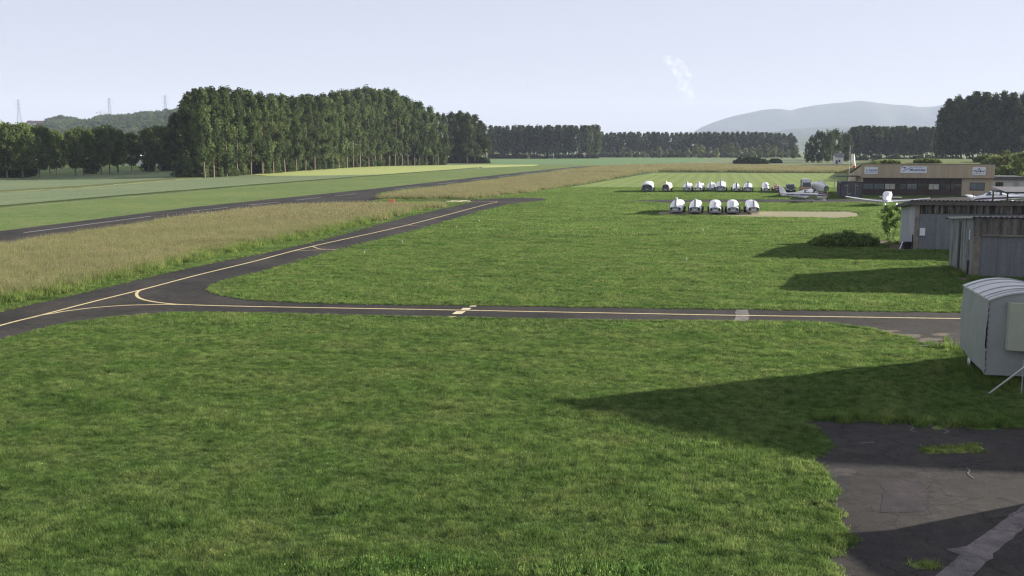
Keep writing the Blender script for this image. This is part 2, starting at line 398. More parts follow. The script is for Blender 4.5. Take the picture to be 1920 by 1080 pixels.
TRACK = gp([(1180, 376.2), (1240, 375), (1420, 374.3), (1600, 373.5), (1700, 372), (2000, 366), (2000, 384), (1740, 381.5), (1600, 379.5), (1420, 380), (1240, 380), (1180, 377.6)])
sheet('taxi_track', rough_edge(TRACK, .12, 1.5, 4), z1 * 3, M_patch)
# painted lines
LW = .17
for nm, ln in (('a', pl([(-250, 682), (0, 611), (75, 592), (175, 566), (270, 542.5), (375, 515), (480, 489.5), (586, 462), (765, 422), (900, 386.5), (922, 381.2), (931, 379.2), (925, 378.2), (880, 377.3), (820, 377.0), (705, 378.0)], 5)),):
    ribbon('taxiway_marking', ln, LW, z1 * 5, M_yel)
ribbon('taxiway_marking', pl([(285, 538.8), (270, 542.8), (260, 546.6), (256, 552.5), (261, 559.2), (280, 565), (312, 569.5), (350, 572), (480, 575.5), (860, 582.2), (960, 584.2), (1180, 588.3), (1380, 592), (1600, 595.2), (1792, 598), (2000, 600)], 5), LW, z1 * 6, M_yel)
ribbon('taxiway_marking', pl([(75, 592), (100, 588), (125, 583.7), (175, 577.6), (225, 573.8), (255, 572.5), (312, 571.6), (350, 572)], 4), LW * .9, z1 * 5.5, M_yel)
ribbon('taxiway_marking', pl([(586, 462), (591, 464.5), (603, 467.3), (637, 468.8)], 4), .12, z1 * 5.2, M_yel)
ribbon('taxiway_marking', pl([(553, 471), (575, 469.8), (610, 468.2)], 4), .1, z1 * 5.1, M_yel)
ribbon('taxiway_marking', pl([(765, 422), (775, 423.4), (812, 425)], 4), .1, z1 * 5.2, M_yel)
ribbon('taxiway_marking', pl([(931, 379.2), (985, 379.0)], 4), .1, z1 * 5.2, M_yel)
for cx, cy_, hw, hh, sk in ((887, 574.6, 6, 1.1, 1), (874, 580, 8, 1.7, 2), (860.5, 587, 9, 2.6, 4), (845.5, 595.5, 7, 1.6, 3)):
    sheet('holding_mark', gp([(cx - hw - sk, cy_ + hh), (cx + hw - sk, cy_ + hh), (cx + hw + sk, cy_ - hh), (cx - hw + sk, cy_ - hh)]), z1 * 6.5, M_yel2)
sheet('concrete_crossing', rough_edge(gp([(1380, 580.5), (1403, 581), (1403, 603.5), (1377, 603.5)]), .03, .5, 9), z1 * 5.3, M_conc)
ribbon('taxiway_marking', gp([(1378, 592), (1405, 592.4)]), LW * .8, z1 * 6.8, M_yel2)
# dry worn strips
DRY = rough_edge(gp([(1232, 397.5), (1270, 396), (1600, 397), (1615, 405.5), (1560, 408.5), (1420, 407), (1300, 403), (1240, 402.5)]), .12, 1, 6)
sheet('worn_ground', DRY, z1 * 2.5, M_dry)
SOIL = rough_edge(gp([(1640, 452), (1690, 451), (1712, 462), (1712, 470), (1660, 466), (1635, 462)]), .12, .6, 8)
sheet('bare_soil', SOIL, z1 * 3, M_soil)
SOIL2 = rough_edge(gp([(1760, 500), (1776, 498), (1822, 519), (1822, 527), (1806, 526), (1790, 514)]), .1, .5, 11)
sheet('bare_soil', SOIL2, z1 * 3, M_soil)
def blob(cx, cy_, rx, ry, n=22, seed=0, z=0, jit=.18):
    r = random.Random(seed)
    return [G(cx + rx * math.cos(a) * (1 + r.uniform(-jit, jit)), cy_ + ry * math.sin(a) * (1 + r.uniform(-jit, jit)), z) for a in [2 * math.pi * i / n for i in range(n)]]
WORN = [blob(1690, 631, 42, 4, seed=41, jit=.3), blob(1745, 640, 30, 5, seed=42, jit=.3), blob(1765, 628, 18, 2.5, seed=43, jit=.3), blob(1665, 622, 22, 2.5, seed=44, jit=.3)]
for k, t in enumerate(WORN): sheet('worn_soil', rough_edge(t, .05, .2, 60 + k), z1 * 4.6 + .001 * k, M_soil)
# apron at the lower right
AP = gp([(2600, 812), (2200, 806), (1920, 801), (1860, 799), (1780, 796), (1700, 791), (1600, 788), (1540, 787), (1502, 787), (1496, 792), (1523, 806), (1541, 830), (1539, 846), (1512, 862), (1526, 878), (1543, 897), (1553, 918), (1548, 932), (1536, 944), (1552, 962), (1560, 985), (1585, 1018), (1570, 1030), (1532, 1046), (1558, 1078), (1590, 1140), (1600, 1250), (3200, 1250)])
AP = rough_edge(AP, .035, .25, 12)
sheet('apron', AP, z1 * 3, M_apron)
sheet('asphalt_patch', rough_edge(gp([(1655, 905), (1730, 903), (1735, 960), (1650, 962)]), .03, .3, 31), z1 * 4, M_patch)
sheet('asphalt_patch', blob(1577, 887, 30, 8, seed=4), z1 * 4, M_patch2)
sheet('trench_fill', rough_edge(gp([(2100, 880), (1920, 948), (1870, 985), (1812, 1026), (1775, 1032), (1800, 1042), (1750, 1085), (1700, 1130), (1770, 1130), (1825, 1080), (1880, 1025), (1920, 990), (2100, 905)]), .02, .25, 32), z1 * 5, M_trench)
M_cr = mat('crack_filler', (.10, .092, .085), .9, .3, 9)
for k, c in enumerate(([(1812, 878), (1818, 884), (1815, 890), (1826, 898)], [(1700, 800), (1712, 803), (1708, 808), (1722, 812)], [(1768, 806), (1778, 810), (1770, 814)], [(1775, 1031), (1800, 1030), (1815, 1032)], [(1742, 798), (1760, 800)], [(1612, 832), (1640, 830)], [(1560, 838), (1540, 842), (1556, 850)])):
    ribbon('crack', smooth_line(gp(c), 4), .04 + .02 * (k % 3), z1 * 5.6, M_cr)
TUFTS = [blob(1756, 845, 28, 8, seed=1), blob(1812, 843, 32, 8, seed=2), blob(1735, 1062, 26, 7, seed=3), blob(1758, 803, 10, 4, seed=5), blob(1848, 803, 30, 4, seed=6)]
for k, t in enumerate(TUFTS): sheet('moss_patch', rough_edge(t, .02, .2, k), z1 * 4.5, M_verge)
EDGE_GRASS = [blob(1570, 968, 16, 5, seed=7), blob(1580, 1012, 30, 6, seed=8), blob(1552, 935, 14, 5, seed=9)]

# ---------------------------------------------------------------- terrain: bank on the right, wooded ridge on the left, mountains
def grid_mesh(name, X, Y, Z, m, smooth=True, **k):
    ny, nx = X.shape; V = np.stack([X.ravel(), Y.ravel(), Z.ravel()], 1)
    i = np.arange(ny * nx).reshape(ny, nx)
    F = np.stack([i[:-1, :-1].ravel(), i[:-1, 1:].ravel(), i[1:, 1:].ravel(), i[1:, :-1].ravel()], 1)
    return tag(link(name, mesh_np(name, V, F, smooth=smooth), m), **k)
rng = np.random.default_rng(5)
def vnoise(X, Y, s, seed=0):
    r = np.random.default_rng(seed); T = r.random((64, 64)); x = X / s; y = Y / s
    xi = np.floor(x).astype(int); yi = np.floor(y).astype(int); fx = x - xi; fy = y - yi
    fx = fx * fx * (3 - 2 * fx); fy = fy * fy * (3 - 2 * fy); g = lambda a, b: T[a % 64, b % 64]
    return g(xi, yi) * (1 - fx) * (1 - fy) + g(xi + 1, yi) * fx * (1 - fy) + g(xi, yi + 1) * (1 - fx) * fy + g(xi + 1, yi + 1) * fx * fy
def sstep(a, b, x):
    t = np.clip((x - a) / (b - a), 0, 1); return t * t * (3 - 2 * t)
def bank_z(x, y):
    u = x / y
    return 4.6 * sstep(.325, .36, u) * sstep(225, 300, y) * (1 - .75 * sstep(340, 520, y)) + .5 * (vnoise(x, y, 14, 3) - .5) * sstep(.34, .37, u) * sstep(240, 290, y)
yy, xx = np.meshgrid(np.linspace(205, 640, 110), np.linspace(.32, .85, 90), indexing='ij'); X = xx * yy
M_bank = grassland('bank_grass', (.12, .15, .05), (.17, .185, .07), (.10, .14, .045), fine=1.5)
grid_mesh('embankment', X, yy, np.maximum(bank_z(X, yy), -.3) + .008 * 0 + np.where(bank_z(X, yy) > .02, 0.02, -.3), M_bank, kind='structure')
# left ridge
rp = [(-500, 236), (-100, 233), (0, 233), (60, 236), (95, 236.5), (150, 235), (200, 228), (225, 225), (260, 222), (300, 219), (345, 215), (420, 216), (560, 225), (700, 240), (860, 262), (960, 276)]
def ridge_h(u):
    px = 960 + 1917 * u; return np.interp(px, [p[0] for p in rp], [8 + (280 - p[1]) / 1900 * 1900 for p in rp]) 
def ridge_z(x, y):
    return ridge_h(x / y) * sstep(1150, 1900, y) + 4 * (vnoise(x, y, 120, 8) - .5) * sstep(1200, 1400, y)
yy, uu = np.meshgrid(np.linspace(1100, 3600, 70), np.linspace(-1.1, .02, 120), indexing='ij'); X = uu * yy
M_ridge = grassland('ridge_fields', (.11, .14, .05), (.17, .18, .08), (.09, .12, .045), fine=.05, bump=.1, big=.006)
grid_mesh('ridge', X, yy, np.where(yy > 1101, ridge_z(X, yy), -2), M_ridge, kind='structure')
# mountains
def mountain(name, prof, dist, depth, col, seed, amp):
    yy, uu = np.meshgrid(np.linspace(0, 1, 60), np.linspace(prof[0][0], prof[-1][0], 220), indexing='ij')
    h = np.interp(uu, [p[0] for p in prof], [(280 - p[1]) / 1900 * dist + 8 for p in prof])
    prf = np.sin(np.clip(yy, 0, 1) * math.pi) ** .8
    Yw = dist - depth * .5 + depth * yy; Xw = (uu - 960) / 1917 * dist
    Z = h * prf * (1 + amp * (vnoise(Xw, Yw, depth * .12, seed) - .5) * (1 - np.abs(prf - 0) ** 6)) - 3
    m = grassland(name + '_forest', col, tuple(c * 1.25 for c in col), tuple(c * .8 for c in col), fine=.02, bump=.2, bdist=10, big=.0012)
    return grid_mesh(name, Xw, Yw, Z, m, kind='structure')
mountain('mountain', [(1285, 279), (1300, 251), (1325, 236), (1350, 226), (1375, 218), (1400, 213), (1425, 207.5), (1445, 205.5), (1475, 209), (1505, 202), (1530, 198), (1560, 195), (1585, 193), (1603, 190.5), (1620, 192), (1650, 196), (1680, 200), (1705, 203), (1740, 202), (1765, 198), (1790, 190), (1830, 183), (1900, 176), (1960, 174), (2100, 190), (2400, 230)], 10500, 2200, (.05, .075, .05), 2, .35)
mountain('foothill', [(1420, 279), (1450, 247), (1480, 241.5), (1530, 238.5), (1580, 236), (1650, 236.5), (1760, 237), (1900, 240), (2100, 250)], 7200, 1200, (.075, .10, .055), 4, .3)
mountain('low_hill', [(1360, 279), (1400, 262), (1500, 257), (1620, 254), (1800, 258), (2000, 270)], 4600, 900, (.12, .15, .085), 6, .2)
# ---------------------------------------------------------------- foliage generators
def foliage_mat(name, c, rndv=.25, trans=.42):
    return grassland(name, tuple(x * .82 for x in c), tuple(x * 1.15 for x in c), (c[0] * 1.25, c[1] * 1.12, c[2]), leaf=True, trans=trans, big=.03, rndv=rndv)
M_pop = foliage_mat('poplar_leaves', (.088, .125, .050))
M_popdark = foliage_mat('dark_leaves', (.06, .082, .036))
M_round = foliage_mat('broad_leaves', (.15, .195, .065))
M_pale = foliage_mat('pale_leaves', (.15, .185, .075))
M_bushm = foliage_mat('bramble_leaves', (.14, .21, .07))
M_bark = mat('poplar_bark', (.19, .145, .105), .9, .3, 6, .5, 20)
M_barkd = mat('dark_bark', (.075, .058, .045), .9, .3, 6, .5, 20)

def leaf_cloud(centers, radii, per, size, seed, zst=1.0, tintv=.25):
    r = np.random.default_rng(seed); n = len(centers); N = n * per
    d = r.normal(size=(N, 3)); d /= np.linalg.norm(d, axis=1)[:, None]
    rad = np.repeat(radii, per) * (r.random(N) ** .45)
    C = np.repeat(np.asarray(centers, float), per, 0) + d * rad[:, None] * np.array([1, 1, zst])
    nrm = d * .6 + r.normal(size=(N, 3)) * .7 + np.array([0, 0, .25]); nrm /= np.linalg.norm(nrm, axis=1)[:, None]
    a = np.cross(nrm, r.normal(size=(N, 3))); a /= np.linalg.norm(a, axis=1)[:, None]; b = np.cross(nrm, a)
    s = (size * (.6 + .8 * r.random(N)))[:, None]
    V = np.stack([C - a * s * .6, C - b * s * .34 + nrm * s * .1, C + a * s * .6, C + b * s * .34 + nrm * s * .1], 1).reshape(-1, 3)
    F = np.arange(4 * N).reshape(N, 4)
    tc = 1 + (np.repeat(r.random(n), per) - .5) * 2 * tintv; tl = 1 + (r.random(N) - .5) * .5
    t = np.repeat((tc * tl), 4)[:, None] * np.array([1.0, 1, 1])
    return V, F, t
def poplar(seed, h=26, r=3.3, base=5.0, n=64, per=74, size=.6):
    q = random.Random(seed); cs = []; rs = []
    for i in range(n):
        t = q.random() ** .85; prof = (math.sin(math.pi * min(1, .12 + t * .88)) ** .45) * (1 - .12 * t)
        if t > .95: prof *= .7
        a = q.uniform(0, 6.283); rr = r * prof * math.sqrt(q.uniform(.1, 1))
        cs.append((rr * math.cos(a), rr * math.sin(a), base + (h - base) * t + q.uniform(-.3, .3))); rs.append(q.uniform(.8, 1.65))
    V, F, t = leaf_cloud(cs, np.array(rs), per, size, seed, 1.3, .5)
    mb = MB(); pts = [(0, 0, -.3), (q.uniform(-.15, .15), q.uniform(-.15, .15), h * .3), (q.uniform(-.4, .4), q.uniform(-.4, .4), h * .62), (q.uniform(-.3, .3), q.uniform(-.3, .3), h * .93)]
    rr = [.30, .22, .13, .03]
    for i in range(3): mb.tube(pts[i], pts[i + 1], rr[i], rr[i + 1], 7)
    for i in range(12):
        c = cs[q.randrange(n)]; zz = max(base * .8, c[2] - q.uniform(2, 4)); f = zz / h
        mb.tube((pts[1][0] * f, pts[1][1] * f, zz), c, .07, .02, 4)
    return (V, F, t), mb
def roundtree(seed, h=14, r=3.8, base=2.6, n=90, per=52, size=.6, flat=1.0):
    q = random.Random(seed); cs = []; rs = []
    for i in range(n):
        t = q.random(); prof = math.sin(math.pi * (.08 + .84 * t)) ** .6
        a = q.uniform(0, 6.283); rr = r * prof * math.sqrt(q.uniform(.15, 1))
        cs.append((rr * math.cos(a), rr * math.sin(a), base + (h - base) * t)); rs.append(q.uniform(.06, .11) * h)
    V, F, t = leaf_cloud(cs, np.array(rs), per, size, seed, 1.0)
    mb = MB(); top = (q.uniform(-.4, .4), q.uniform(-.4, .4), h * .7)
    mb.tube((0, 0, -.3), (0, 0, base * 1.1), .24, .19, 7); mb.tube((0, 0, base * 1.1), top, .19, .04, 6)
    for i in range(12):
        c = cs[q.randrange(n)]; zz = base + (c[2] - base) * .35; mb.tube((0, 0, zz), c, .08, .02, 4)
    return (V, F, t), mb
def tree_kit(kind, seeds, lm, bm_, **k):
    out = []
    for s in seeds:
        (V, F, t), mb = (poplar if kind == 'poplar' else roundtree)(s, **k)
        me = mesh_np(kind + '_crown', V, F, t); me.materials.append(lm)
        tm = bpy.data.meshes.new(kind + '_trunk'); tm.from_pydata(mb.v, [], mb.f); tm.materials.append(bm_); tm.update()
        out.append((me, tm))
    return out
def plant(kit, name, x, y, h, label, cat, group, z=0., wid=1.0, h0=26., q=rnd, part='crown'):
    me, tm = q.choice(kit)
    root = empty(name, (x, y, z), q.uniform(0, 6.28), label=label, cat=cat, group=group)
    s = h / h0; root.scale = (s * wid, s * wid, s)
    root.rotation_euler = (q.gauss(0, .018), q.gauss(0, .018), q.uniform(0, 6.28))
    a = bpy.data.objects.new(part, me); b = bpy.data.objects.new('trunk', tm)
    for o in (a, b): COL.objects.link(o); o.parent = root
    return root
ORD = 'leftmost second third fourth fifth sixth seventh eighth ninth tenth eleventh twelfth thirteenth fourteenth fifteenth sixteenth seventeenth eighteenth nineteenth twentieth'.split()
TENS = ['', '', 'twenty', 'thirty', 'forty', 'fifty']
def ordw(i):
    if i < 20: return ORD[i]
    n = i + 1; u = n % 10
    return (TENS[n // 10] + '-' + ['', 'first', 'second', 'third', 'fourth', 'fifth', 'sixth', 'seventh', 'eighth', 'ninth'][u]) if u else {30: 'thirtieth', 40: 'fortieth', 20: 'twentieth'}[n]
def from_left(i, what): return ('leftmost ' + what) if i == 0 else f'{ordw(i)} {what} from the left'

M_fieldt = foliage_mat('field_tree_leaves', (.10, .14, .052))
K_pop = tree_kit('poplar', (1, 2, 3, 4, 5), M_pop, M_bark)
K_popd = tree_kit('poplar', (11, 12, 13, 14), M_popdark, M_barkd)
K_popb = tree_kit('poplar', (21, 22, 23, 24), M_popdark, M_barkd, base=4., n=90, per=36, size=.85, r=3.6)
K_round = tree_kit('round', (31, 32, 33, 34), M_round, M_bark)
K_rdark = tree_kit('round', (41, 42, 43), M_popdark, M_barkd, base=1.2)
K_mid2 = tree_kit('round', (71, 72), M_pop, M_barkd, base=1.5)
K_leafy = tree_kit('round', (51, 52, 53), M_pale, M_barkd, base=1.0, n=60, per=40, size=.8)
K_mid = tree_kit('round', (61, 62, 63, 64), M_fieldt, M_bark, base=3.2, r=3.7, n=90)

# tall grove left of the runway: front row of trunks, then the rows behind
gx = [(385, 333.5), (403, 332.5), (427, 331.3), (447, 330), (470, 328), (491, 326.5), (512, 325.2), (533, 323.5), (554, 322), (573, 320.5), (591, 319.2), (608, 318), (623, 317), (637, 316), (651, 315.2), (664, 314.5), (677, 313.8), (691, 313), (704, 312.3), (717, 311.8), (729, 311.4), (741, 311), (753, 310.7), (765, 310.4), (776, 310.2), (787, 310), (799, 309.8), (811, 309.6), (823, 309.4), (835, 309.2)]
topx = [340, 355, 400, 450, 500, 545, 580, 620, 650, 690, 725, 745, 765, 790, 815, 835, 850]
topy = [215, 185, 170, 176, 180, 186, 184, 182, 178, 170, 173, 178, 190, 198, 205, 212, 225]
for i, (px, py) in enumerate(gx):
    px += rnd.uniform(-3, 3) * (300 / G(px, py)[1]); x, y = G(px, py); top = np.interp(px, topx, topy) + rnd.uniform(-2, 14); h = 8 + (280 - top) / FPX * y
    plant(K_pop, 'poplar_tree', x, y, h, from_left(i, 'poplar in the front row of the tall grove'), 'tree', 'front poplars of the tall grove', wid=.92 + .16 * rnd.random())
k = 0
for row, off in ((1, 9), (2, 19), (3, 30)):
    for i, (px, py) in enumerate(gx):
        if row > 1 and i % 2: continue
        x, y = G(px, py); x -= off * .98 + rnd.uniform(-1.5, 1.5); y += off * .45 + rnd.uniform(-3, 3)
        p2 = 960 + FPX * x / y
        if p2 < 332: continue
        top = np.interp(p2, topx, topy) + rnd.uniform(-1, 4); h = 8 + (280 - top) / FPX * y
        edge = p2 < 372
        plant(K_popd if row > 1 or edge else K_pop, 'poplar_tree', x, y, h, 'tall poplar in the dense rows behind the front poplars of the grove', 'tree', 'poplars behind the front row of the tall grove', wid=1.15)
for i, (px, py, tp) in enumerate([(346, 325, 205), (362, 326, 180), (374, 330, 172)]):
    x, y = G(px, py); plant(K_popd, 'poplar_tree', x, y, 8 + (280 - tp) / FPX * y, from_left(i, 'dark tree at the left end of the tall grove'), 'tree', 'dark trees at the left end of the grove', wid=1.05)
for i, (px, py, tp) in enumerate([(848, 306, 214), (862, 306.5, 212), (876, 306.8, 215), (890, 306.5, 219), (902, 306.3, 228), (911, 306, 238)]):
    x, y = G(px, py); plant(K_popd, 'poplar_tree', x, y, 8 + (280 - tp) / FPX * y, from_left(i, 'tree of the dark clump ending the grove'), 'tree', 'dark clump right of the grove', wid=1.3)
for i, (px, py, tp) in enumerate([(855, 304, 222), (870, 304, 220), (884, 304, 226)]):
    x, y = G(px, py); plant(K_rdark, 'leafy_tree', x, y, 8 + (280 - tp - 6) / FPX * y, 'leafy tree half hidden in the dark clump at the right end of the grove', 'tree', 'trees hidden in the dark clump', wid=1.0, h0=14)
# loose row of trees along the far edge of the left field
lr = [(14, 336.5, 234), (43, 335.5, 233), (74, 333.5, 237), (106, 331.5, 246), (142, 329.5, 243), (157, 328.5, 240), (190, 327, 238), (206, 326, 237), (222, 325.4, 243), (247, 323.8, 248), (279, 322.5, 240), (300, 321.6, 237), (322, 320.8, 238), (341, 320.5, 240)]
for i, (px, py, tp) in enumerate(lr):
    x, y = G(px, py); plant(K_mid, 'field_tree', x, y, 8 + (280 - tp - 4) / FPX * y, from_left(i, 'tree in the row along the left field'), 'tree', 'front row of trees along the left field', h0=14, wid=.95)
for i in range(19):
    px = -30 + i * 21 + rnd.uniform(-5, 5)
    if 235 < px < 262 or 60 < px and i % 2: continue
    py = np.interp(px, [0, 340], [330, 317.5]) - rnd.uniform(0, 2); x, y = G(px, py)
    plant(K_round if i % 3 else K_mid, 'field_tree', x, y, 8 + (280 - np.interp(px, [0, 90, 120, 340], [233, 242, 252, 243]) - rnd.uniform(-2, 7)) / FPX * y, 'leafy tree in the second row behind the trees along the left field', 'tree', 'second row of trees along the left field', h0=14, wid=.95)
# far belts
def belt(kit, xs, base, topf, lab, grp, wid=1.0, h0=26, second=None, name='belt_tree', lab2=None):
    for i, px in enumerate(xs):
        x, y = G(px, base + rnd.uniform(-.25, .25)); tp = topf(px) + rnd.uniform(0, 3)
        plant(kit, name, x, y, 8 + (280 - tp) / FPX * y, from_left(i, lab), 'tree', grp, wid=wid, h0=h0)
    if second:
        for i, px in enumerate(xs[::2]):
            x, y = G(px + rnd.uniform(-3, 3), base); y += second; x *= y / (y - second); tp = topf(px) + rnd.uniform(0, 3)
            plant(kit, name, x, y, 8 + (280 - tp) / FPX * y, lab2, 'tree', grp + ', row behind', wid=wid, h0=h0)
belt(K_popb, [922 + 7.6 * i for i in range(27)], 297.2, lambda p: 237 if p > 960 else 238, 'poplar of the far belt beyond the runway end', 'far poplar belt at the runway end', 1.05, second=22, lab2='poplar standing behind the far belt at the runway end')
belt(K_popb, [1127 + 8.8 * i for i in range(42)], 294.2, lambda p: np.interp(p, [1120, 1300, 1440, 1480, 1496], [249, 249, 248, 251, 262]), 'poplar of the long low far belt', 'long far poplar belt', 1.25, second=26, lab2='poplar behind the long low belt left of the hills')
belt(K_popb, [1594 + 8.5 * i for i in range(20)], 300, lambda p: np.interp(p, [1594, 1620, 1700, 1760], [240, 237, 239, 241]), 'poplar of the belt behind the hangar', 'poplar belt right of the house', 1.15, second=22, lab2='poplar behind the belt right of the house')
belt(K_popb, [1762 + 10 * i for i in range(18)], 307.5, lambda p: np.interp(p, [1755, 1775, 1800, 1850, 1900], [208, 186, 180, 176, 176]) + (int(p * 7.3) % 5) * 3.2, 'tree of the dark grove at the right edge', 'tall dark grove at the right', .92, second=16, lab2='tree hidden behind the front of the tall dark grove at the right')
belt(K_leafy, [1168 + 13.5 * i for i in range(25)], 296, lambda p: 276 + 4 * math.sin(p * .37) - (3 if 1290 < p < 1460 else -3), 'small pale tree in front of the long low belt', 'small trees before the long belt', 1.0, h0=14, name='small_tree')
for i, (px, tp, b) in enumerate([(1514, 268, 305), (1524, 256, 305.5), (1537, 249, 305), (1551, 246, 305.5), (1566, 246, 304), (1580, 249, 303.5), (1588, 254, 303.5)]):
    x, y = G(px, b); plant(K_rdark if i % 2 == 0 or i < 3 else K_mid2, 'leafy_tree', x, y, 8 + (280 - tp) / FPX * y, from_left(i, 'tree of the rounded clump beside the small white house'), 'tree', 'rounded clump of trees by the house', h0=14, wid=.72)
x, y = G(1488, 297); plant(K_rdark, 'leafy_tree', x, y, 10.5, 'dark round tree at the right end of the long low belt', 'tree', None, h0=14, wid=1.0)

# foliage of hedges and shrubs: leaf clusters filling the body of the plant
def shrub(name, x, y, L, W, H, rz, m, label, cat, group=None, z=0, n=None, size=.3, seed=0, dens=1.0):
    q = random.Random(seed); cs = []; rs = []; n = n or max(10, int(L * W * 1.6 * dens))
    for i in range(n):
        a = q.uniform(0, 6.283); t = math.sqrt(q.random()); hx = math.cos(a) * t; hy = math.sin(a) * t
        hh = H * math.sqrt(max(.06, 1 - t * t * .92)) * q.uniform(.75, 1.05)
        for zz in np.arange(.15 * H, hh, max(.3, H * .22)):
            cs.append((hx * L / 2, hy * W / 2, zz)); rs.append(q.uniform(.12, .22) * H + .1)
    V, F, t = leaf_cloud(cs, np.array(rs), max(8, int(26 * dens)), size, seed)
    V[:, 2] = np.abs(V[:, 2])
    me = mesh_np(name, V, F, t); me.materials.append(m)
    o = link('foliage', me); root = empty(name, (x, y, z), rz, label=label, cat=cat, group=group); o.parent = root
    mb = MB()
    for i in range(9):
        c = q.choice(cs); mb.tube((c[0] * .5, c[1] * .5, -.05), (c[0], c[1], c[2]), .03, .01, 4)
    mb.build('stem', M_barkd, root); return root
hx0, hy0 = G(1373, 307.5); hx1, hy1 = G(1452, 308)
shrub('hedge', (hx0 + hx1) / 2, hy0, hx1 - hx0, 9, 3.9, 0, M_popdark, 'long dark hedge in the field left of the rounded tree clump', 'hedge', n=150, size=.7, seed=3)
hx0, hy0 = G(1448, 306.5); hx1, hy1 = G(1478, 306.5)
shrub('hedge', (hx0 + hx1) / 2, hy0 + 12, hx1 - hx0, 8, 2.6, 0, M_popdark, 'lower dark hedge continuing toward the rounded tree clump', 'hedge', n=60, size=.7, seed=4)
bx, by = G(1588, 463); shrub('bramble_bush', bx + .1, by + .9, 5.9, 3.0, 1.12, 0, M_bushm, 'wide low green bush on the lawn left of the farther hangar', 'bush', n=190, size=.13, seed=5, dens=2.2)
for i, (px, d, H, L) in enumerate([(1622, 262, 2.2, 6), (1640, 268, 2.4, 5), (1668, 280, 1.4, 7), (1740, 285, 1.2, 8), (1868, 270, 3.4, 7), (1885, 250, 3.0, 6), (1902, 272, 3.8, 7), (1918, 248, 2.8, 7), (1852, 292, 2.4, 8), (1872, 236, 1.8, 6), (1895, 232, 1.7, 6)]):
    x = (px - 960) / FPX * cp * d; z = float(bank_z(np.array([x]), np.array([float(d)]))[0])
    shrub('shrub', x, d, L, L * .7, H, 0, M_pale if i > 3 else M_round, from_left(i, 'shrub on the grassy bank behind the clubhouse hangar') if i < 4 else f'{ordw(i - 4)} pale shrub from the left on the bank above the white annex' if i > 4 else 'leftmost pale shrub on the bank above the white annex', 'shrub', 'shrubs on the bank', z=z, size=.4, seed=20 + i)
for i, (px, d, h) in enumerate([(1887, 262, 5.2), (1916, 240, 6.4)]):
    x = (px - 960) / FPX * cp * d; z = float(bank_z(np.array([x]), np.array([float(d)]))[0])
    plant(K_leafy, 'small_tree', x, d, h, ['small pale tree left of the larger one on the bank at the right edge', 'larger small tree on the bank at the right edge'][i], 'tree', 'small trees on the bank', z=z, h0=14, wid=1.1)
# young tree beside hangar
q = random.Random(4); x, y = G(1666, 451); cs = []; mb = MB()
root = empty('young_tree', (x, y, 0), 0, label='thin young tree with sparse leaves beside the farther hangar wall', cat='tree')
for i, (sx, lean) in enumerate(((-.05, -.35), (.35, .45), (.05, .1))):
    b = (sx, 0, 0); t1 = (sx + lean * .4, q.uniform(-.2, .2), 1.2); t2 = (sx + lean, q.uniform(-.3, .3), 2.7)
    mb.tube(b, t1, .035, .025, 6); mb.tube(t1, t2, .025, .008, 5)
    for k in range(9):
        f = .3 + .7 * k / 8; p = Vector(b).lerp(Vector(t2), f) if f > .5 else Vector(b).lerp(Vector(t1), f * 2)
        e = p + Vector((q.uniform(-.75, .75), q.uniform(-.6, .6), q.uniform(.1, .5))); mb.tube(p, e, .012, .004, 4); cs.append(tuple(e)); cs.append(tuple(p.lerp(e, .6)))
mb.build('trunk', M_barkd, root)
V, F, t = leaf_cloud(cs, np.full(len(cs), .26), 34, .17, 9); me = mesh_np('crown', V, F, t); me.materials.append(M_bushm); link('crown', me, None, root)
# woods on the ridge and the undergrowth: masses nobody could count
def crown_patch(seed, r=6, n=16, per=26, size=1.9):
    q = random.Random(seed); cs = [(q.uniform(-r, r) * .7, q.uniform(-r, r) * .7, q.uniform(.3, 1) * r * 1.5) for _ in range(n)]
    return leaf_cloud(cs, np.full(n, r * .36), per, size, seed)
CP = [crown_patch(i) for i in range(4)]
P = []
while len(P) < 2600:
    px = rnd.uniform(70, 480); d = rnd.uniform(1300, 1960)
    x = (px - 960) / FPX * cp * d; z = float(ridge_z(np.array([x]), np.array([d]))[0]); py = 280 - (z - 8) / d * FPX
    if px < 92 and d > 1600: continue
    if 154 < px < 180 and d > 1800: continue
    if px > 205 and d > 1780 and px < 330: continue
    P.append((x, d, z - 1.5))
for i in range(60):
    px = rnd.uniform(92, 148); d = rnd.uniform(1900, 1990); x = (px - 960) / FPX * cp * d; P.append((x, d, float(ridge_z(np.array([x]), np.array([d]))[0]) + 2 + 4.5 * math.sin((px - 92) / 56 * math.pi)))
for i in range(26):
    px = rnd.choice([rnd.uniform(182, 193), rnd.uniform(203, 213), rnd.uniform(300, 318), rnd.uniform(318, 340)]); d = 1950; x = (px - 960) / FPX * cp * d; P.append((x, d, float(ridge_z(np.array([x]), np.array([d]))[0]) + rnd.uniform(-2, 3)))
P = np.array(P); n = len(P)
scatter('woodland', P, rng.random(n) * 6.28, .7 + .5 * rng.random(n), rng.integers(0, 4, n), CP, M_pop, 'dark wood covering the distant ridge at the left', 'woodland', zs=.7 + .5 * rng.random(n))
def bush_patch(seed, r=2.0, h=3.0, n=14, per=34, size=.5):
    q = random.Random(seed); cs = [(q.uniform(-r, r) * .7, q.uniform(-r, r) * .7, q.uniform(.1, 1) * h) for _ in range(n)]
    V, F, t = leaf_cloud(cs, np.full(n, r * .4), per, size, seed); V[:, 2] = np.abs(V[:, 2]); return V, F, t
BP = [bush_patch(i) for i in range(4)]
P = []
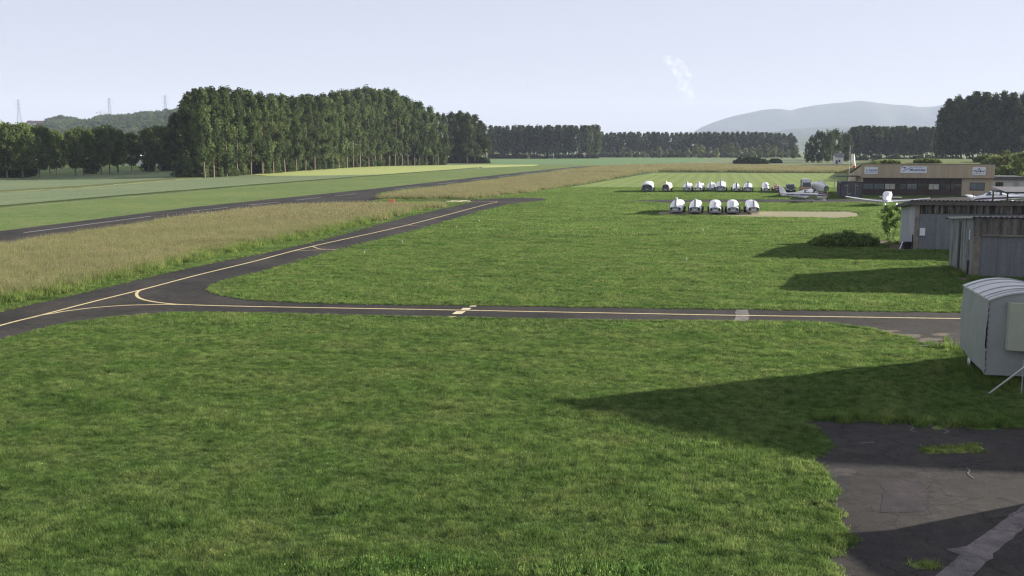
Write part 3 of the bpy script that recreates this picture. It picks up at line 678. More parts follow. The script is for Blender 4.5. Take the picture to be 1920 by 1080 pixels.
for i in range(520):
    j = rnd.uniform(.0, len(gx) - 1.01); a = gx[int(j)]; b = gx[int(j) + 1]; f = j % 1
    x, y = G(a[0] + (b[0] - a[0]) * f, a[1] + (b[1] - a[1]) * f); o = rnd.uniform(.4, 12); P.append((x - o * .9, y + o * .5, 0))
P = np.array(P); n = len(P)
scatter('undergrowth', P, rng.random(n) * 6.28, .7 + .5 * rng.random(n), rng.integers(0, 4, n), BP, M_pop, 'dark shrubby undergrowth beneath the tall grove', 'undergrowth', zs=.55 + 1.3 * rng.random(n) ** 1.5)
P = []
for i in range(300):
    px = rnd.uniform(918, 1500); P.append((*G(px, 297.0 if px < 1120 else 295.2), 0))
for i in range(50): P.append((*G(rnd.uniform(840, 915), 306.3), 0))
for i in range(50): px = rnd.uniform(-40, 350); P.append((*G(px, np.interp(px, [0, 340], [333, 319])), 0) if (px < 60 or 258 < px < 340 or 165 < px < 185) else (*G(rnd.uniform(-40, 50), 333), 0))
for i in range(80): px = rnd.uniform(1600, 1930); P.append((*G(px, 301 if px < 1760 else 307), 0))
P = np.array(P); n = len(P)
scatter('hedgerow', P, rng.random(n) * 6.28, .8 + .8 * rng.random(n), rng.integers(0, 4, n), BP, M_popdark, 'low dark hedgerow growth along the feet of the far tree belts', 'hedgerow', zs=.6 + .8 * rng.random(n))

# ---------------------------------------------------------------- grass blades
def blade_patch(seed, n, half, h0, h1, wd, lean=.5, tint=((1, 1, 1), (1, 1, 1)), heads=None):
    r = np.random.default_rng(seed); x = r.uniform(-half, half, n); y = r.uniform(-half, half, n)
    cl = .6 + .8 * r.random(n); h = (h0 + (h1 - h0) * r.random(n)) * cl
    a = r.random(n) * 6.283; w2 = wd * (.6 + .8 * r.random(n)) / 2; dx = np.cos(a) * w2; dy = np.sin(a) * w2
    la = r.random(n) * 6.283; lx = np.cos(la) * h * lean * r.random(n); ly = np.sin(la) * h * lean * r.random(n)
    V = np.stack([np.stack([x - dx, y - dy, 0 * x], 1), np.stack([x + dx, y + dy, 0 * x], 1), np.stack([x + lx, y + ly, h], 1)], 1).reshape(-1, 3)
    F = np.arange(3 * n).reshape(n, 3); f = r.random((n, 1)); t = np.array(tint[0]) * (1 - f) + np.array(tint[1]) * f
    t = np.repeat(t * (.75 + .5 * r.random((n, 1))), 3, 0)
    if heads:
        k, size, col = heads; i = r.integers(0, n, k); c = np.stack([x[i] + lx[i], y[i] + ly[i], h[i]], 1)
        b = r.normal(size=(k, 3, 3)) * size; HV = (c[:, None, :] + b).reshape(-1, 3)
        F = np.concatenate([F, np.arange(3 * k).reshape(k, 3) + len(V)]); V = np.concatenate([V, HV]); t = np.concatenate([t, np.tile(col, (3 * k, 1))])
    return V, F, t
M_blade = grassland('lawn_blades', tuple(c * 1.45 for c in LA), tuple(c * 1.45 for c in LB), tuple(c * 1.45 for c in LC), leaf=True, trans=.45, rndv=.22, fineleaf=3.2)
M_hay = grassland('hay_stalks', (.275, .258, .15), (.325, .30, .178), (.25, .262, .135), leaf=True, trans=.3, rndv=.15)
def area_points(poly, dens, exclude=(), d0=0, d1=1e9, vis=True):
    xs = [p[0] for p in poly]; ys = [p[1] for p in poly]; x0, x1, y0, y1 = min(xs), max(xs), max(min(ys), d0), min(max(ys), d1)
    st = dens ** -.5; gx_, gy_ = np.meshgrid(np.arange(x0, x1, st), np.arange(y0, y1, st)); X = (gx_ + rng.uniform(0, st, gx_.shape)).ravel(); Y = (gy_ + rng.uniform(0, st, gy_.shape)).ravel(); N = len(X)
    k = (np.abs(X) < Y * .53 + 2.5) if vis else np.ones(N, bool)
    X, Y = X[k], Y[k]; k = inside(poly, X, Y); X, Y = X[k], Y[k]
    for e in exclude:
        k = ~inside(e, X, Y); X, Y = X[k], Y[k]
    return X, Y
HAY1 = gp([(-200, 605), (0, 564), (100, 551), (200, 524), (300, 502), (375, 483), (470, 462), (600, 436), (700, 411), (780, 392), (815, 385)]) + gp([(815, 381.5), (700, 379), (620, 379.5), (520, 384.5), (360, 402), (180, 428), (0, 453), (-200, 487)], .62)
HAY2 = gp([(697, 373.5)]) + gp([(700, 368), (760, 357), (880, 342.5), (997, 327), (1112, 314.5), (1150, 311.5), (1300, 307.5), (1375, 309.5), (1600, 313)], .62) + gp([(1620, 326), (1600, 325), (1230, 321.5), (1205, 323.5), (1090, 344.5), (985, 361), (880, 373)])
sheet('hay_meadow', HAY1, z1 * 2, M_hayb); sheet('hay_meadow', HAY2, z1 * 2, M_hayb)
hangars = []
EXC = [TAXI, AP, TRACK, DRY, SOIL, SOIL2, HAY1, HAY2, runway]
def split_edge(X, Y, r, ex):
    near = np.zeros(len(X), bool)
    for e in ex:
        xs = np.array([p[0] for p in e]); ys = np.array([p[1] for p in e])
        c = (X > xs.min() - r) & (X < xs.max() + r) & (Y > ys.min() - r) & (Y < ys.max() + r); i = np.where(c)[0]
        if not len(i): continue
        nn = np.zeros(len(i), bool)
        for a in range(8): nn |= inside(e, X[i] + r * math.cos(a * .785), Y[i] + r * math.sin(a * .785))
        near[i] |= nn
    return X[~near], Y[~near]
def lawn_scatter(nm, X, Y, pat, label, sc_=.7, lo=.55, hi=1.65, cell=.5):
    n = len(X); v = vnoise(X * .7, Y * 1.0, cell, 2) * .6 + vnoise(X * .5, Y, cell * 3.7, 5) * .4
    zs = lo + (hi - lo) * np.clip((v - .2) / .6, 0, 1) ** 1.3
    scatter(nm, np.stack([X, Y, np.full(n, z1)], 1), rng.random(n) * 6.28, np.full(n, 1.0) * (.85 + .3 * rng.random(n)), rng.integers(0, len(pat), n), pat, M_blade, label, 'grass', zs=zs)
TG = ((.62, .78, .55), (1.35, 1.2, 1.15))
NP = [blade_patch(i, 330, .24, .03, .085, .011, 1.0, TG, (2, .006, (5, 5, 6)) if i == 1 else (2, .005, (3.2, 2.6, .6)) if i == 3 else None) for i in range(8)]
MP = [blade_patch(20 + i, 330, .42, .04, .10, .022, 1.0, TG) for i in range(6)]
FP = [blade_patch(30 + i, 420, 1.1, .05, .13, .055, .9, TG) for i in range(4)]
X, Y = area_points(lawn_poly, 13, EXC, 14, 44); lawn_scatter('lawn_grass', *split_edge(X, Y, .17, EXC), NP, 'short green grass of the near lawn')
X, Y = area_points(lawn_poly, 4.2, EXC, 44, 95); lawn_scatter('lawn_grass', *split_edge(X, Y, .34, EXC), MP, 'short green grass of the lawn farther out', cell=.8)
X, Y = area_points(lawn_poly, .75, EXC, 95, 215); lawn_scatter('lawn_grass', *split_edge(X, Y, .9, EXC), FP, 'short green grass around the parked trailers', cell=2.)
CLV = [blob(760, 1072, 190, 24, seed=71, jit=.25), blob(1110, 1078, 150, 22, seed=72, jit=.3), blob(1300, 838, 45, 9, seed=73, jit=.3), blob(1700, 800, 60, 6, seed=75), blob(1545, 915, 24, 18, seed=76)]
CP_ = [blade_patch(90 + i, 90, .13, .03, .09, .03, .8, ((.55, .75, .6), (1.1, 1.15, .9)), (7, .008, (3.0, 2.7, 1.9))) for i in range(4)]
cX, cY = zip(*[area_points(t, 26) for t in CLV]); cX = np.concatenate(cX); cY = np.concatenate(cY)
k_ = ~inside(AP, cX, cY); cX, cY = cX[k_], cY[k_]; n = len(cX)
scatter('clover', np.stack([cX, cY, np.full(n, z1)], 1), rng.random(n) * 6.28, np.ones(n), rng.integers(0, 4, n), CP_, M_blade, 'patches of flowering clover in the near lawn', 'clover', zs=.9 + .9 * rng.random(n))
wp = []
for (ax_, ay_, bx_, by_, nn_, sd_) in ((1776, 503, 1822, 524, 70, .35), (1822, 526, 1990, 530, 40, .2), (1800, 690, 1850, 722, 120, .45), (1845, 724, 1990, 728, 90, .4), (1790, 652, 1835, 668, 60, .5), (1642, 466, 1690, 452, 40, .4), (1530, 786, 1900, 800, 70, .15), (1712, 473, 1900, 475, 30, .15)):
    a_, b_ = G(ax_, ay_), G(bx_, by_)
    for _ in range(nn_):
        f = rnd.random(); wp.append((a_[0] + (b_[0] - a_[0]) * f + rnd.gauss(0, sd_), a_[1] + (b_[1] - a_[1]) * f + rnd.gauss(0, sd_), z1))
wp = np.array(wp); n = len(wp)
WP = [blade_patch(110 + i, 70, .16, .10, .34, .022, .6, ((.7, .8, .6), (1.35, 1.2, .95)), (6, .01, (1.9, 1.7, 1.2))) for i in range(4)]
scatter('weeds', wp, rng.random(n) * 6.28, .8 + .5 * rng.random(n), rng.integers(0, 4, n), WP, M_blade, 'rough weeds along the feet of the sheds and the covered trailer', 'weeds', zs=.4 + .8 * rng.random(n))
# small tufts that close the lawn up to the edges of the asphalt
EP = [blade_patch(80 + i, 60, .09, .03, .09, .012, .9, TG) for i in range(4)]
def along(poly, step, d0, d1, jit, side=1):
    out = []; n = len(poly)
    for i in range(n):
        a, b = poly[i], poly[(i + 1) % n]; L = math.hypot(b[0] - a[0], b[1] - a[1])
        for k in range(int(L / step) + (rnd.random() < (L / step) % 1)):
            t = rnd.random(); x = a[0] + (b[0] - a[0]) * t + rnd.gauss(0, jit); y = a[1] + (b[1] - a[1]) * t + rnd.gauss(0, jit)
            if d0 < y < d1 and abs(x) < y * .53 + 2: out.append((x, y))
    return out
E_ = np.array(along(TAXI, .03, 14, 70, .10) + along(AP, .02, 14, 40, .09) + along(TAXI, .12, 70, 170, .2)); n = len(E_)
scatter('lawn_grass', np.column_stack([E_, np.full(n, z1)]), rng.random(n) * 6.28, .8 + .9 * rng.random(n), rng.integers(0, 4, n), EP, M_blade, 'grass fringe along the asphalt edges', 'grass', zs=.6 + .7 * rng.random(n))
# tufts growing through the apron and along its ragged edge
X = []; Y = []
for t in TUFTS + EDGE_GRASS:
    a, b = area_points(t, 22); X.append(a); Y.append(b)
X = np.concatenate(X); Y = np.concatenate(Y); n = len(X)
TP = [blade_patch(60 + i, 120, .16, .03, .09, .012, .9, ((1.2, 1.1, .9), (1.6, 1.4, 1.1))) for i in range(3)]
scatter('tuft_grass', np.stack([X, Y, np.full(n, z1 * 4.6)], 1), rng.random(n) * 6.28, np.ones(n), rng.integers(0, 3, n), TP, M_blade, 'grass tufts growing through cracks in the apron', 'grass')
# the tall dry grass
def hay_scatter(nm, poly, dens, d0, d1, pat, label, sc_=1.0):
    X, Y = area_points(poly, dens, (), d0, d1); n = len(X)
    v = vnoise(X, Y, 4, 7); scatter(nm, np.stack([X, Y, np.full(n, .006)], 1), rng.random(n) * 6.28, np.full(n, sc_), rng.integers(0, len(pat), n), pat, M_hay, label, 'tall grass', zs=sc_ * (.78 + .22 * v))
HT = ((.7, .85, .6), (1.12, 1.06, 1.0))
HP = [blade_patch(40 + i, 520, .6, .4, .72, .022, .3, HT, (380, .012, (1.15, 1.04, 1.05))) for i in range(4)]
HP2 = [blade_patch(50 + i, 420, 1.6, .42, .75, .07, .3, HT, (330, .035, (1.1, 1.02, 1.0))) for i in range(3)]
hay_scatter('tall_grass', HAY1, 1.7, 40, 110, HP, 'tall dry beige grass between the runway and the diagonal taxiway')
hay_scatter('tall_grass', HAY1, .5, 110, 190, HP2, 'tall dry grass near the far tip of the meadow')
hay_scatter('tall_grass', HAY2, .3, 140, 330, HP2, 'tall dry beige grass right of the far runway')
hay_scatter('tall_grass', HAY2, .08, 330, 560, HP2, 'tall dry grass beyond the striped meadow', 1.6)
# fresh green margin along the foot of the hay
mg = gp([(-200, 612), (0, 571), (100, 556), (200, 529), (300, 506.5), (375, 487.5), (470, 466.5), (600, 440), (700, 415), (815, 386)]); 
mg2 = gp([(820, 380.5), (700, 404), (600, 429), (470, 454), (375, 475), (300, 494), (200, 514), (100, 538), (0, 552), (-200, 590)])
X, Y = area_points(mg + mg2, 3.0, (), 40, 190); n = len(X)
GPm = [blade_patch(70 + i, 260, .5, .25, .6, .03, .4, ((.9, .9, .75), (1.45, 1.25, 1.05))) for i in range(3)]
scatter('tall_grass', np.stack([X, Y, np.full(n, .006)], 1), rng.random(n) * 6.28, np.ones(n), rng.integers(0, 3, n), GPm, M_blade, 'greener tall grass along the meadow edge by the taxiway', 'tall grass', zs=.5 + .6 * rng.random(n))
# ---------------------------------------------------------------- materials of the things
M_white = mat('white_gelcoat', (.80, .80, .79), .32, .06, 1.2, spec=.5)
M_whitem = mat('white_tarp', (.74, .75, .74), .6, .08, 1.5, .15, 6)
M_cream = mat('cream_paint', (.62, .58, .45), .5, .08, 2)
M_greyp = mat('grey_panel', (.30, .31, .33), .5, .12, 3)
M_dgrey = mat('dark_grey_tarp', (.095, .095, .105), .7, .2, 3, .3, 6)
M_rub = mat('tyre_rubber', (.02, .02, .02), .9, .2, 8)
M_black = mat('black_plastic', (.018, .018, .02), .55, .2, 6)
M_steel = mat('galvanised_steel', (.42, .43, .44), .45, .2, 9, metal=.6)
M_redl = mat('red_lens', (.25, .02, .02), .3)
M_glass = mat('dark_glass', (.02, .025, .03), .08, spec=.8)
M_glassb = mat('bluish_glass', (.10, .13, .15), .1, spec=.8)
M_lightp = mat('painted_light_pane', (.42, .42, .34), .5, .2, 2)  # pale colour stands in for reflections and daylight seen through the panes
M_purple = mat('plum_paint', (.085, .035, .085), .35)
M_rust = mat('rust_brown_paint', (.16, .07, .035), .7, .3, 4)
M_orange = mat('orange_paint', (.95, .28, .13), .6, .15, 3)
M_redp = mat('red_paint', (.45, .05, .05), .5, .1, 3)
M_navy = mat('navy_car_paint', (.016, .02, .035), .25, spec=.6, coat=.5)
M_camper = mat('orange_brown_paint', (.30, .14, .05), .4, spec=.5)
M_wall = mat('beige_cladding', (.42, .34, .225), .8, .10, .35, .1, 6, stretch=(6, 1, .25), col2=(.46, .38, .26))
M_wallg = mat('pale_grey_wall', (.34, .35, .355), .85, .14, .8, .15, 8, stretch=(1, 1, .35))
def streaked(name, base, dark, sx=2.2, lo=.42, hi=.6):
    m, n, b = nmat(name); b.inputs['Roughness'].default_value = .9; b.inputs['Specular IOR Level'].default_value = .2
    tc = n.nodes.new('ShaderNodeTexCoord'); mp = n.nodes.new('ShaderNodeMapping'); mp.inputs['Scale'].default_value = (sx, sx, .22)
    n.links.new(tc.outputs['Object'], mp.inputs[0]); v = mp.outputs[0]
    c, _ = ramp_noise(n, v, 1.6, dark, base, lo, hi, 7, .7)
    c2, _ = ramp_noise(n, tc.outputs['Object'], 9, (.8, .8, .8), (1.15, 1.15, 1.15), .3, .7)
    c = mixc(n, 1.0, c, c2, 'MULTIPLY'); n.links.new(c, b.inputs['Base Color']); return m
M_streak = streaked('stained_concrete', (.26, .235, .205), (.03, .026, .026), 2.6, .44, .68)
M_streak2 = streaked('streaked_concrete', (.19, .175, .155), (.05, .046, .045), 2.2, .30, .62)
M_sidew = streaked('weathered_side_wall', (.23, .24, .225), (.04, .04, .04), 1.6, .34, .54)
M_doorm = streaked('grey_metal_door', (.215, .225, .235), (.15, .16, .17), 3, .3, .7)
M_pil = mat('concrete_post', (.215, .19, .155), .9, .25, 3, .3, 14)
M_roof = mat('fibre_cement_roof', (.20, .19, .18), .9, .3, 1.5, .3, 10)
M_fasc = mat('weathered_fascia', (.20, .185, .17), .9, .35, 2, .2, 10, col2=(.10, .085, .075), stretch=(1, 1, .5))
M_brown = mat('dark_brown_door', (.055, .036, .032), .7, .25, 1.5, stretch=(3, 1, .4))
M_cont = mat('dark_container', (.085, .085, .09), .7, .25, 1.2, stretch=(3, 1, .4))
M_lroof = mat('dark_annex_roof', (.09, .09, .10), .8, .2, 2)
M_annex = mat('off_white_boards', (.50, .51, .48), .7, .08, 2)
M_blue = mat('blue_sign_ink', (.05, .10, .28), .5)
M_green = mat('dark_green_ink', (.03, .12, .08), .5)
M_ink = mat('dark_sign_ink', (.03, .03, .07), .5)
M_signw = mat('white_sign_board', (.72, .74, .76), .5, .05, 2)
M_sock = mat('white_windsock_cloth', (.78, .76, .72), .8, .06, 3)
M_sockr = mat('red_windsock_cloth', (.55, .16, .10), .8, .1, 3)
M_cover = mat('grey_vinyl_cover', (.27, .285, .27), .55, .09, 1.1, .25, 3.5, spec=.4)
M_coverr = mat('silver_vinyl_roof', (.50, .50, .49), .42, .1, 2, .15, 5, spec=.5)
M_bay = mat('faded_window_panel', (.36, .38, .29), .5, .06, 2)

def wheel(r, wd, x, y, parent, tm=None, side=0, name='wheel'):
    mb = MB(); mb.tube((x - wd / 2, y, r), (x + wd / 2, y, r), r, n=18); wh = mb.build(name, M_rub, parent)
    h = MB(); s = 1 if x >= 0 else -1; h.tube((x + s * (wd / 2 - .01), y, r), (x + s * (wd / 2 + .015), y, r), r * .55, n=14); h.build('rim', M_steel, wh); return wh
def arch(wd, h0, hs, ht, y, n=9, flat=.35):
    """cross-section across x: straight sides from h0 to hs, rounded top up to ht"""
    p = [(-wd / 2, y, h0), (-wd / 2 * 1.0, y, hs)]
    for i in range(1, n):
        a = math.pi * (1 - i / n); p.append((wd / 2 * math.copysign(abs(math.cos(a)) ** .75, math.cos(a)), y, hs + (ht - hs) * math.sin(a) ** .8))
    return p + [(wd / 2, y, hs), (wd / 2, y, h0)]
def glider_trailer(label, px, py, yaw, wd=1.45, ht=1.55, L=8.2, fin=1.9, nose=.95, body=M_white, face=M_greyp, tarp=None, finm=M_greyp, group='glider trailers of the back row', finw=.27, twin=False):
    x, y = G(px, py); root = empty('glider_trailer', (x, y, 0), yaw, label=label, cat='glider trailer', group=group)
    q_ = L / 8.2; S_ = [(0, wd * .98, nose * .62, nose), (.9 * q_, wd, nose * .78, nose + (ht - nose) * .5), (2.0 * q_, wd, ht * .58, ht * .93), (4.0 * q_, wd, ht * .62, ht), (6.6 * q_, wd * .96, ht * .6, ht * .97), (L, wd * .8, ht * .5, ht * .84)]
    b = MB(); b.loft([arch(w_, .34, hs, h, yy) for yy, w_, hs, h in S_])
    if twin: b.loft([arch(.34, ht * .8, ht * .9, ht * 1.08, 2.0), arch(.34, ht * .8, ht * .9, ht * 1.08, L * .8)]) if False else None
    bd = b.build('body', body, root, smooth=True)
    f = MB(); pts = [(p[0] * .985, -.02, p[2] + .0) for p in arch(wd * .98, .36, nose * .62, nose * .985, 0)]; f.loft([pts, [(p[0], .03, p[2]) for p in pts]]); fc = f.build('tailgate', tarp or face, root)
    for s in (-1, 1):
        m = MB(); m.tube((s * wd * .34, -.05, nose * .72), (s * wd * .34, -.015, nose * .72), .135, n=12); m.build('tail_light', M_redl if False else M_black, root)
        m = MB(); m.box(s * wd * .36 - .05, s * wd * .36 + .05, -.04, -.015, .42, .54); m.build('reflector', M_black, root)
    m = MB(); m.box(-.22, .22, -.045, -.015, .50, .60); m.build('number_plate', M_white, root)
    m = MB(); m.box(-.16, .16, -.04, -.015, nose * .80, nose * .88); m.build('handle', M_dgrey, root)
    if fin:
        m = MB(); w2 = finw / 2
        def se(yy, z0, z1): return [(-w2, yy, z0), (-w2, yy, z1 - .06), (-w2 * .5, yy, z1), (w2 * .5, yy, z1), (w2, yy, z1 - .06), (w2, yy, z0)]
        m.loft([se(.05, nose - .12, nose + .02), se(.75, nose, fin - .02), se(.95, nose, fin), se(1.6, nose, fin - .02), se(2.6, ht * .8, ht * 1.01)])
        fo = m.build('fin_fairing', body, root, smooth=True)
        m = MB(); m.add([(-w2 * .85, .03, nose + .0), (w2 * .85, .03, nose + .0), (w2 * .85, .735, fin - .03), (-w2 * .85, .735, fin - .03), (-w2 * .85, .10, nose - .02), (w2 * .85, .10, nose - .02), (w2 * .85, .78, fin - .05), (-w2 * .85, .78, fin - .05)], [(0, 1, 2, 3), (4, 7, 6, 5), (0, 4, 5, 1), (1, 5, 6, 2), (2, 6, 7, 3), (3, 7, 4, 0)]); m.build('fin_face_tone', finm, fo)  # grey over the white fairing paints the shade of its near side
    m = MB(); m.box(-wd / 2 + .08, wd / 2 - .08, .2, L - .2, .26, .345); m.tube((-.25, L - .3, .3), (0, L + 1.1, .42), .04); m.tube((.25, L - .3, .3), (0, L + 1.1, .42), .04); m.build('chassis', M_steel, root)
    m = MB(); m.tube((0, L + .9, 0), (0, L + .9, .5), .05); m.build('jockey_wheel', M_black, root)
    for s in (-1, 1):
        wheel(.33, .2, s * (wd / 2 + .12), L * .52, root)
        m = MB(); A = [(L * .52 + .46 * math.cos(t), .33 + .42 * math.sin(t)) for t in [math.pi * i / 8 for i in range(9)]]
        x0, x1 = sorted((s * (wd / 2 + .0), s * (wd / 2 + .27)))
        m.loft([[(x0, a, z), (x1, a, z), (x1, a, z + .035), (x0, a, z + .035)] for a, z in A]); m.build('mudguard', M_black, root)
    return root
FR = 'glider trailers of the front row'
g0 = -GRID
glider_trailer('first trailer from the left in the front row, tallest fin cover', 1266, 401.5, g0 - R(1.5), ht=1.58, fin=2.02, wd=1.5, group=FR)
glider_trailer('second trailer from the left in the front row, fin face painted shade-grey above its tailgate', 1302.5, 402, g0 - R(.5), ht=1.55, fin=1.86, wd=1.42, group=FR)
glider_trailer('middle trailer of the front row with low dark ventilation strip', 1341, 403, g0 + R(.5), ht=1.62, fin=1.52, wd=1.44, finm=M_dgrey, group=FR)
glider_trailer('fourth trailer of the front row with split tarp top and greenish tailgate', 1374.5, 402.5, g0 + R(.5), ht=1.6, fin=1.66, wd=1.40, face=M_greyp, body=M_whitem, finw=.12, finm=M_dgrey, group=FR)
glider_trailer('rightmost trailer of the front row beside the worn strip', 1413, 402, g0 + R(2.2), ht=1.56, fin=1.72, wd=1.4, group=FR)
B0 = 360.5
glider_trailer('leftmost back-row trailer with dark grey tarp over its tail', 1213, B0, g0 + R(.5), wd=1.95, ht=2.0, L=7, fin=0, nose=1.5, tarp=M_dgrey, body=M_whitem)
glider_trailer('cream back-row trailer with dark end and thin post, second from left', 1248, B0, g0 - R(3), wd=1.3, ht=1.75, L=7, fin=2.1, finw=.1, nose=1.5, face=M_dgrey, body=M_cream)
glider_trailer('white back-row trailer with thick fin cover, third from left', 1287, B0 - .5, g0 - R(2), ht=1.55, fin=1.95, finw=.3)
glider_trailer('white back-row trailer with dark shelf below its fin, fourth from left', 1308.5, B0 - .5, g0 - R(3), ht=1.58, fin=1.95, face=M_cream)
glider_trailer('small back-row trailer partly behind the biggest one', 1331, B0 - 1, g0 - R(3), wd=1.3, ht=1.6, fin=1.9, nose=.8)
glider_trailer('biggest back-row trailer with the highest fin cover', 1351, B0, g0 - R(1), wd=1.8, ht=1.95, fin=2.5, nose=1.2)
glider_trailer('narrow back-row trailer with central dark fin strip', 1380.5, B0, g0 + R(.5), wd=1.25, ht=1.55, fin=1.8, nose=.8, finm=M_dgrey)
glider_trailer('wide back-row trailer with tall white fin, eighth from left', 1402, B0 + .3, g0 - R(1.5), wd=1.6, ht=1.62, fin=2.25, nose=1.05)
glider_trailer('slim back-row trailer standing alone before the brown one', 1436.5, B0 + .8, g0 + R(.8), wd=1.15, ht=1.85, L=6, fin=1.6, nose=.9, finw=.3)
glider_trailer('low rust-brown trailer with white mast behind the aircraft tail', 1456.5, B0 + .5, g0 - R(1), wd=1.3, ht=1.35, L=5, fin=1.9, finw=.1, nose=.8, face=M_rust, body=M_camper, finm=M_white)
glider_trailer('white tank-shaped trailer parked askew right of the camper van', 1549, 361.5, g0 + R(50), wd=1.5, ht=1.9, L=4.2, fin=2.2, finw=.12, nose=1.3, body=M_whitem)

# ---------------------------------------------------------------- cars
def car(name, label, cat, px, py, yaw, L, W, H, paint, top=None, low=None, van=False):
    x, y = G(px, py); root = empty(name, (x, y, 0), yaw, label=label, cat=cat)
    hb = H * (.42 if van else .55); hood = L * (.22 if van else .27)
    def sec(y0, w_, z0, z1): return [(-w_ / 2, y0, z0), (-w_ / 2 * 1.02, y0, (z0 + z1) / 2), (-w_ / 2 * .94, y0, z1), (w_ / 2 * .94, y0, z1), (w_ / 2 * 1.02, y0, (z0 + z1) / 2), (w_ / 2, y0, z0)]
    m = MB(); m.loft([sec(0, W * .82, .30, hb * .72), sec(.18, W * .96, .22, hb * .86), sec(hood, W, .2, hb), sec(L - .25, W, .2, hb), sec(L, W * .9, .3, hb * .85)]); m.build('body', low or paint, root, bevel=.03)
    ww = W * .9
    m = MB(); m.loft([sec(hood - .05, ww, hb - .02, hb + .02), sec(hood + H * .38, ww * .88, hb - .02, H), sec(L - .45, ww * .88, hb - .02, H), sec(L - .08, ww * .95, hb - .02, hb + .05)]); m.build('cabin', top or paint, root, bevel=.03)
    ang = H * .38 + .05; a, b = hood - .02, hood + H * .38 - .02
    z0, z1 = hb + .06, (H - .1 if not van else H - .62)
    def yat(z): return (hood - .05) + (z - hb) / (H - hb) * (ang)
    m = MB(); m.add([(-ww * .44, yat(z0) - .035, z0), (ww * .44, yat(z0) - .035, z0), (ww * .38, yat(z1) - .035, z1), (-ww * .38, yat(z1) - .035, z1), (-ww * .44, yat(z0) + .03, z0), (ww * .44, yat(z0) + .03, z0), (ww * .38, yat(z1) + .03, z1), (-ww * .38, yat(z1) + .03, z1)], [(0, 1, 2, 3), (4, 7, 6, 5), (0, 4, 5, 1), (1, 5, 6, 2), (2, 6, 7, 3), (3, 7, 4, 0)]); m.build('windscreen', M_glass, root)
    for s in (-1, 1):
        m = MB(); m.box(*sorted((s * ww * .46, s * (ww * .495))), b + .1, L - .7, hb + .06, H - .16); m.build('side_window', M_glass, root)
        m = MB(); m.box(s * W * .34 - .13, s * W * .34 + .13, .0 - .02, .1, hb * .62, hb * .78); m.build('headlight', M_signw, root)
        m = MB(); m.box(*sorted((s * W * .5, s * (W * .5 + .16))), hood + .35, hood + .45, hb + .02, hb + .16); m.build('wing_mirror', M_black, root)
        wheel(.32, .2, s * (W / 2 - .1), .75, root); wheel(.32, .2, s * (W / 2 - .1), L - .8, root)
    m = MB(); m.box(-W * .4, W * .4, -.03, .06, .26, hb * .5); m.build('bumper', M_black, root)
    m = MB(); m.box(-.26, .26, -.05, -.028, .36, .47); m.build('number_plate', M_signw, root)
    return root
car('parked_car', 'dark navy car parked in the back row behind the aircraft', 'car', 1483, 361, g0 + R(1), 4.1, 1.72, 1.48, M_navy)
car('camper_van', 'white-topped camper van with orange-brown front behind the aircraft', 'van', 1513.5, 362.5, g0 + R(2), 4.9, 2.0, 2.55, M_camper, top=M_annex, van=True)

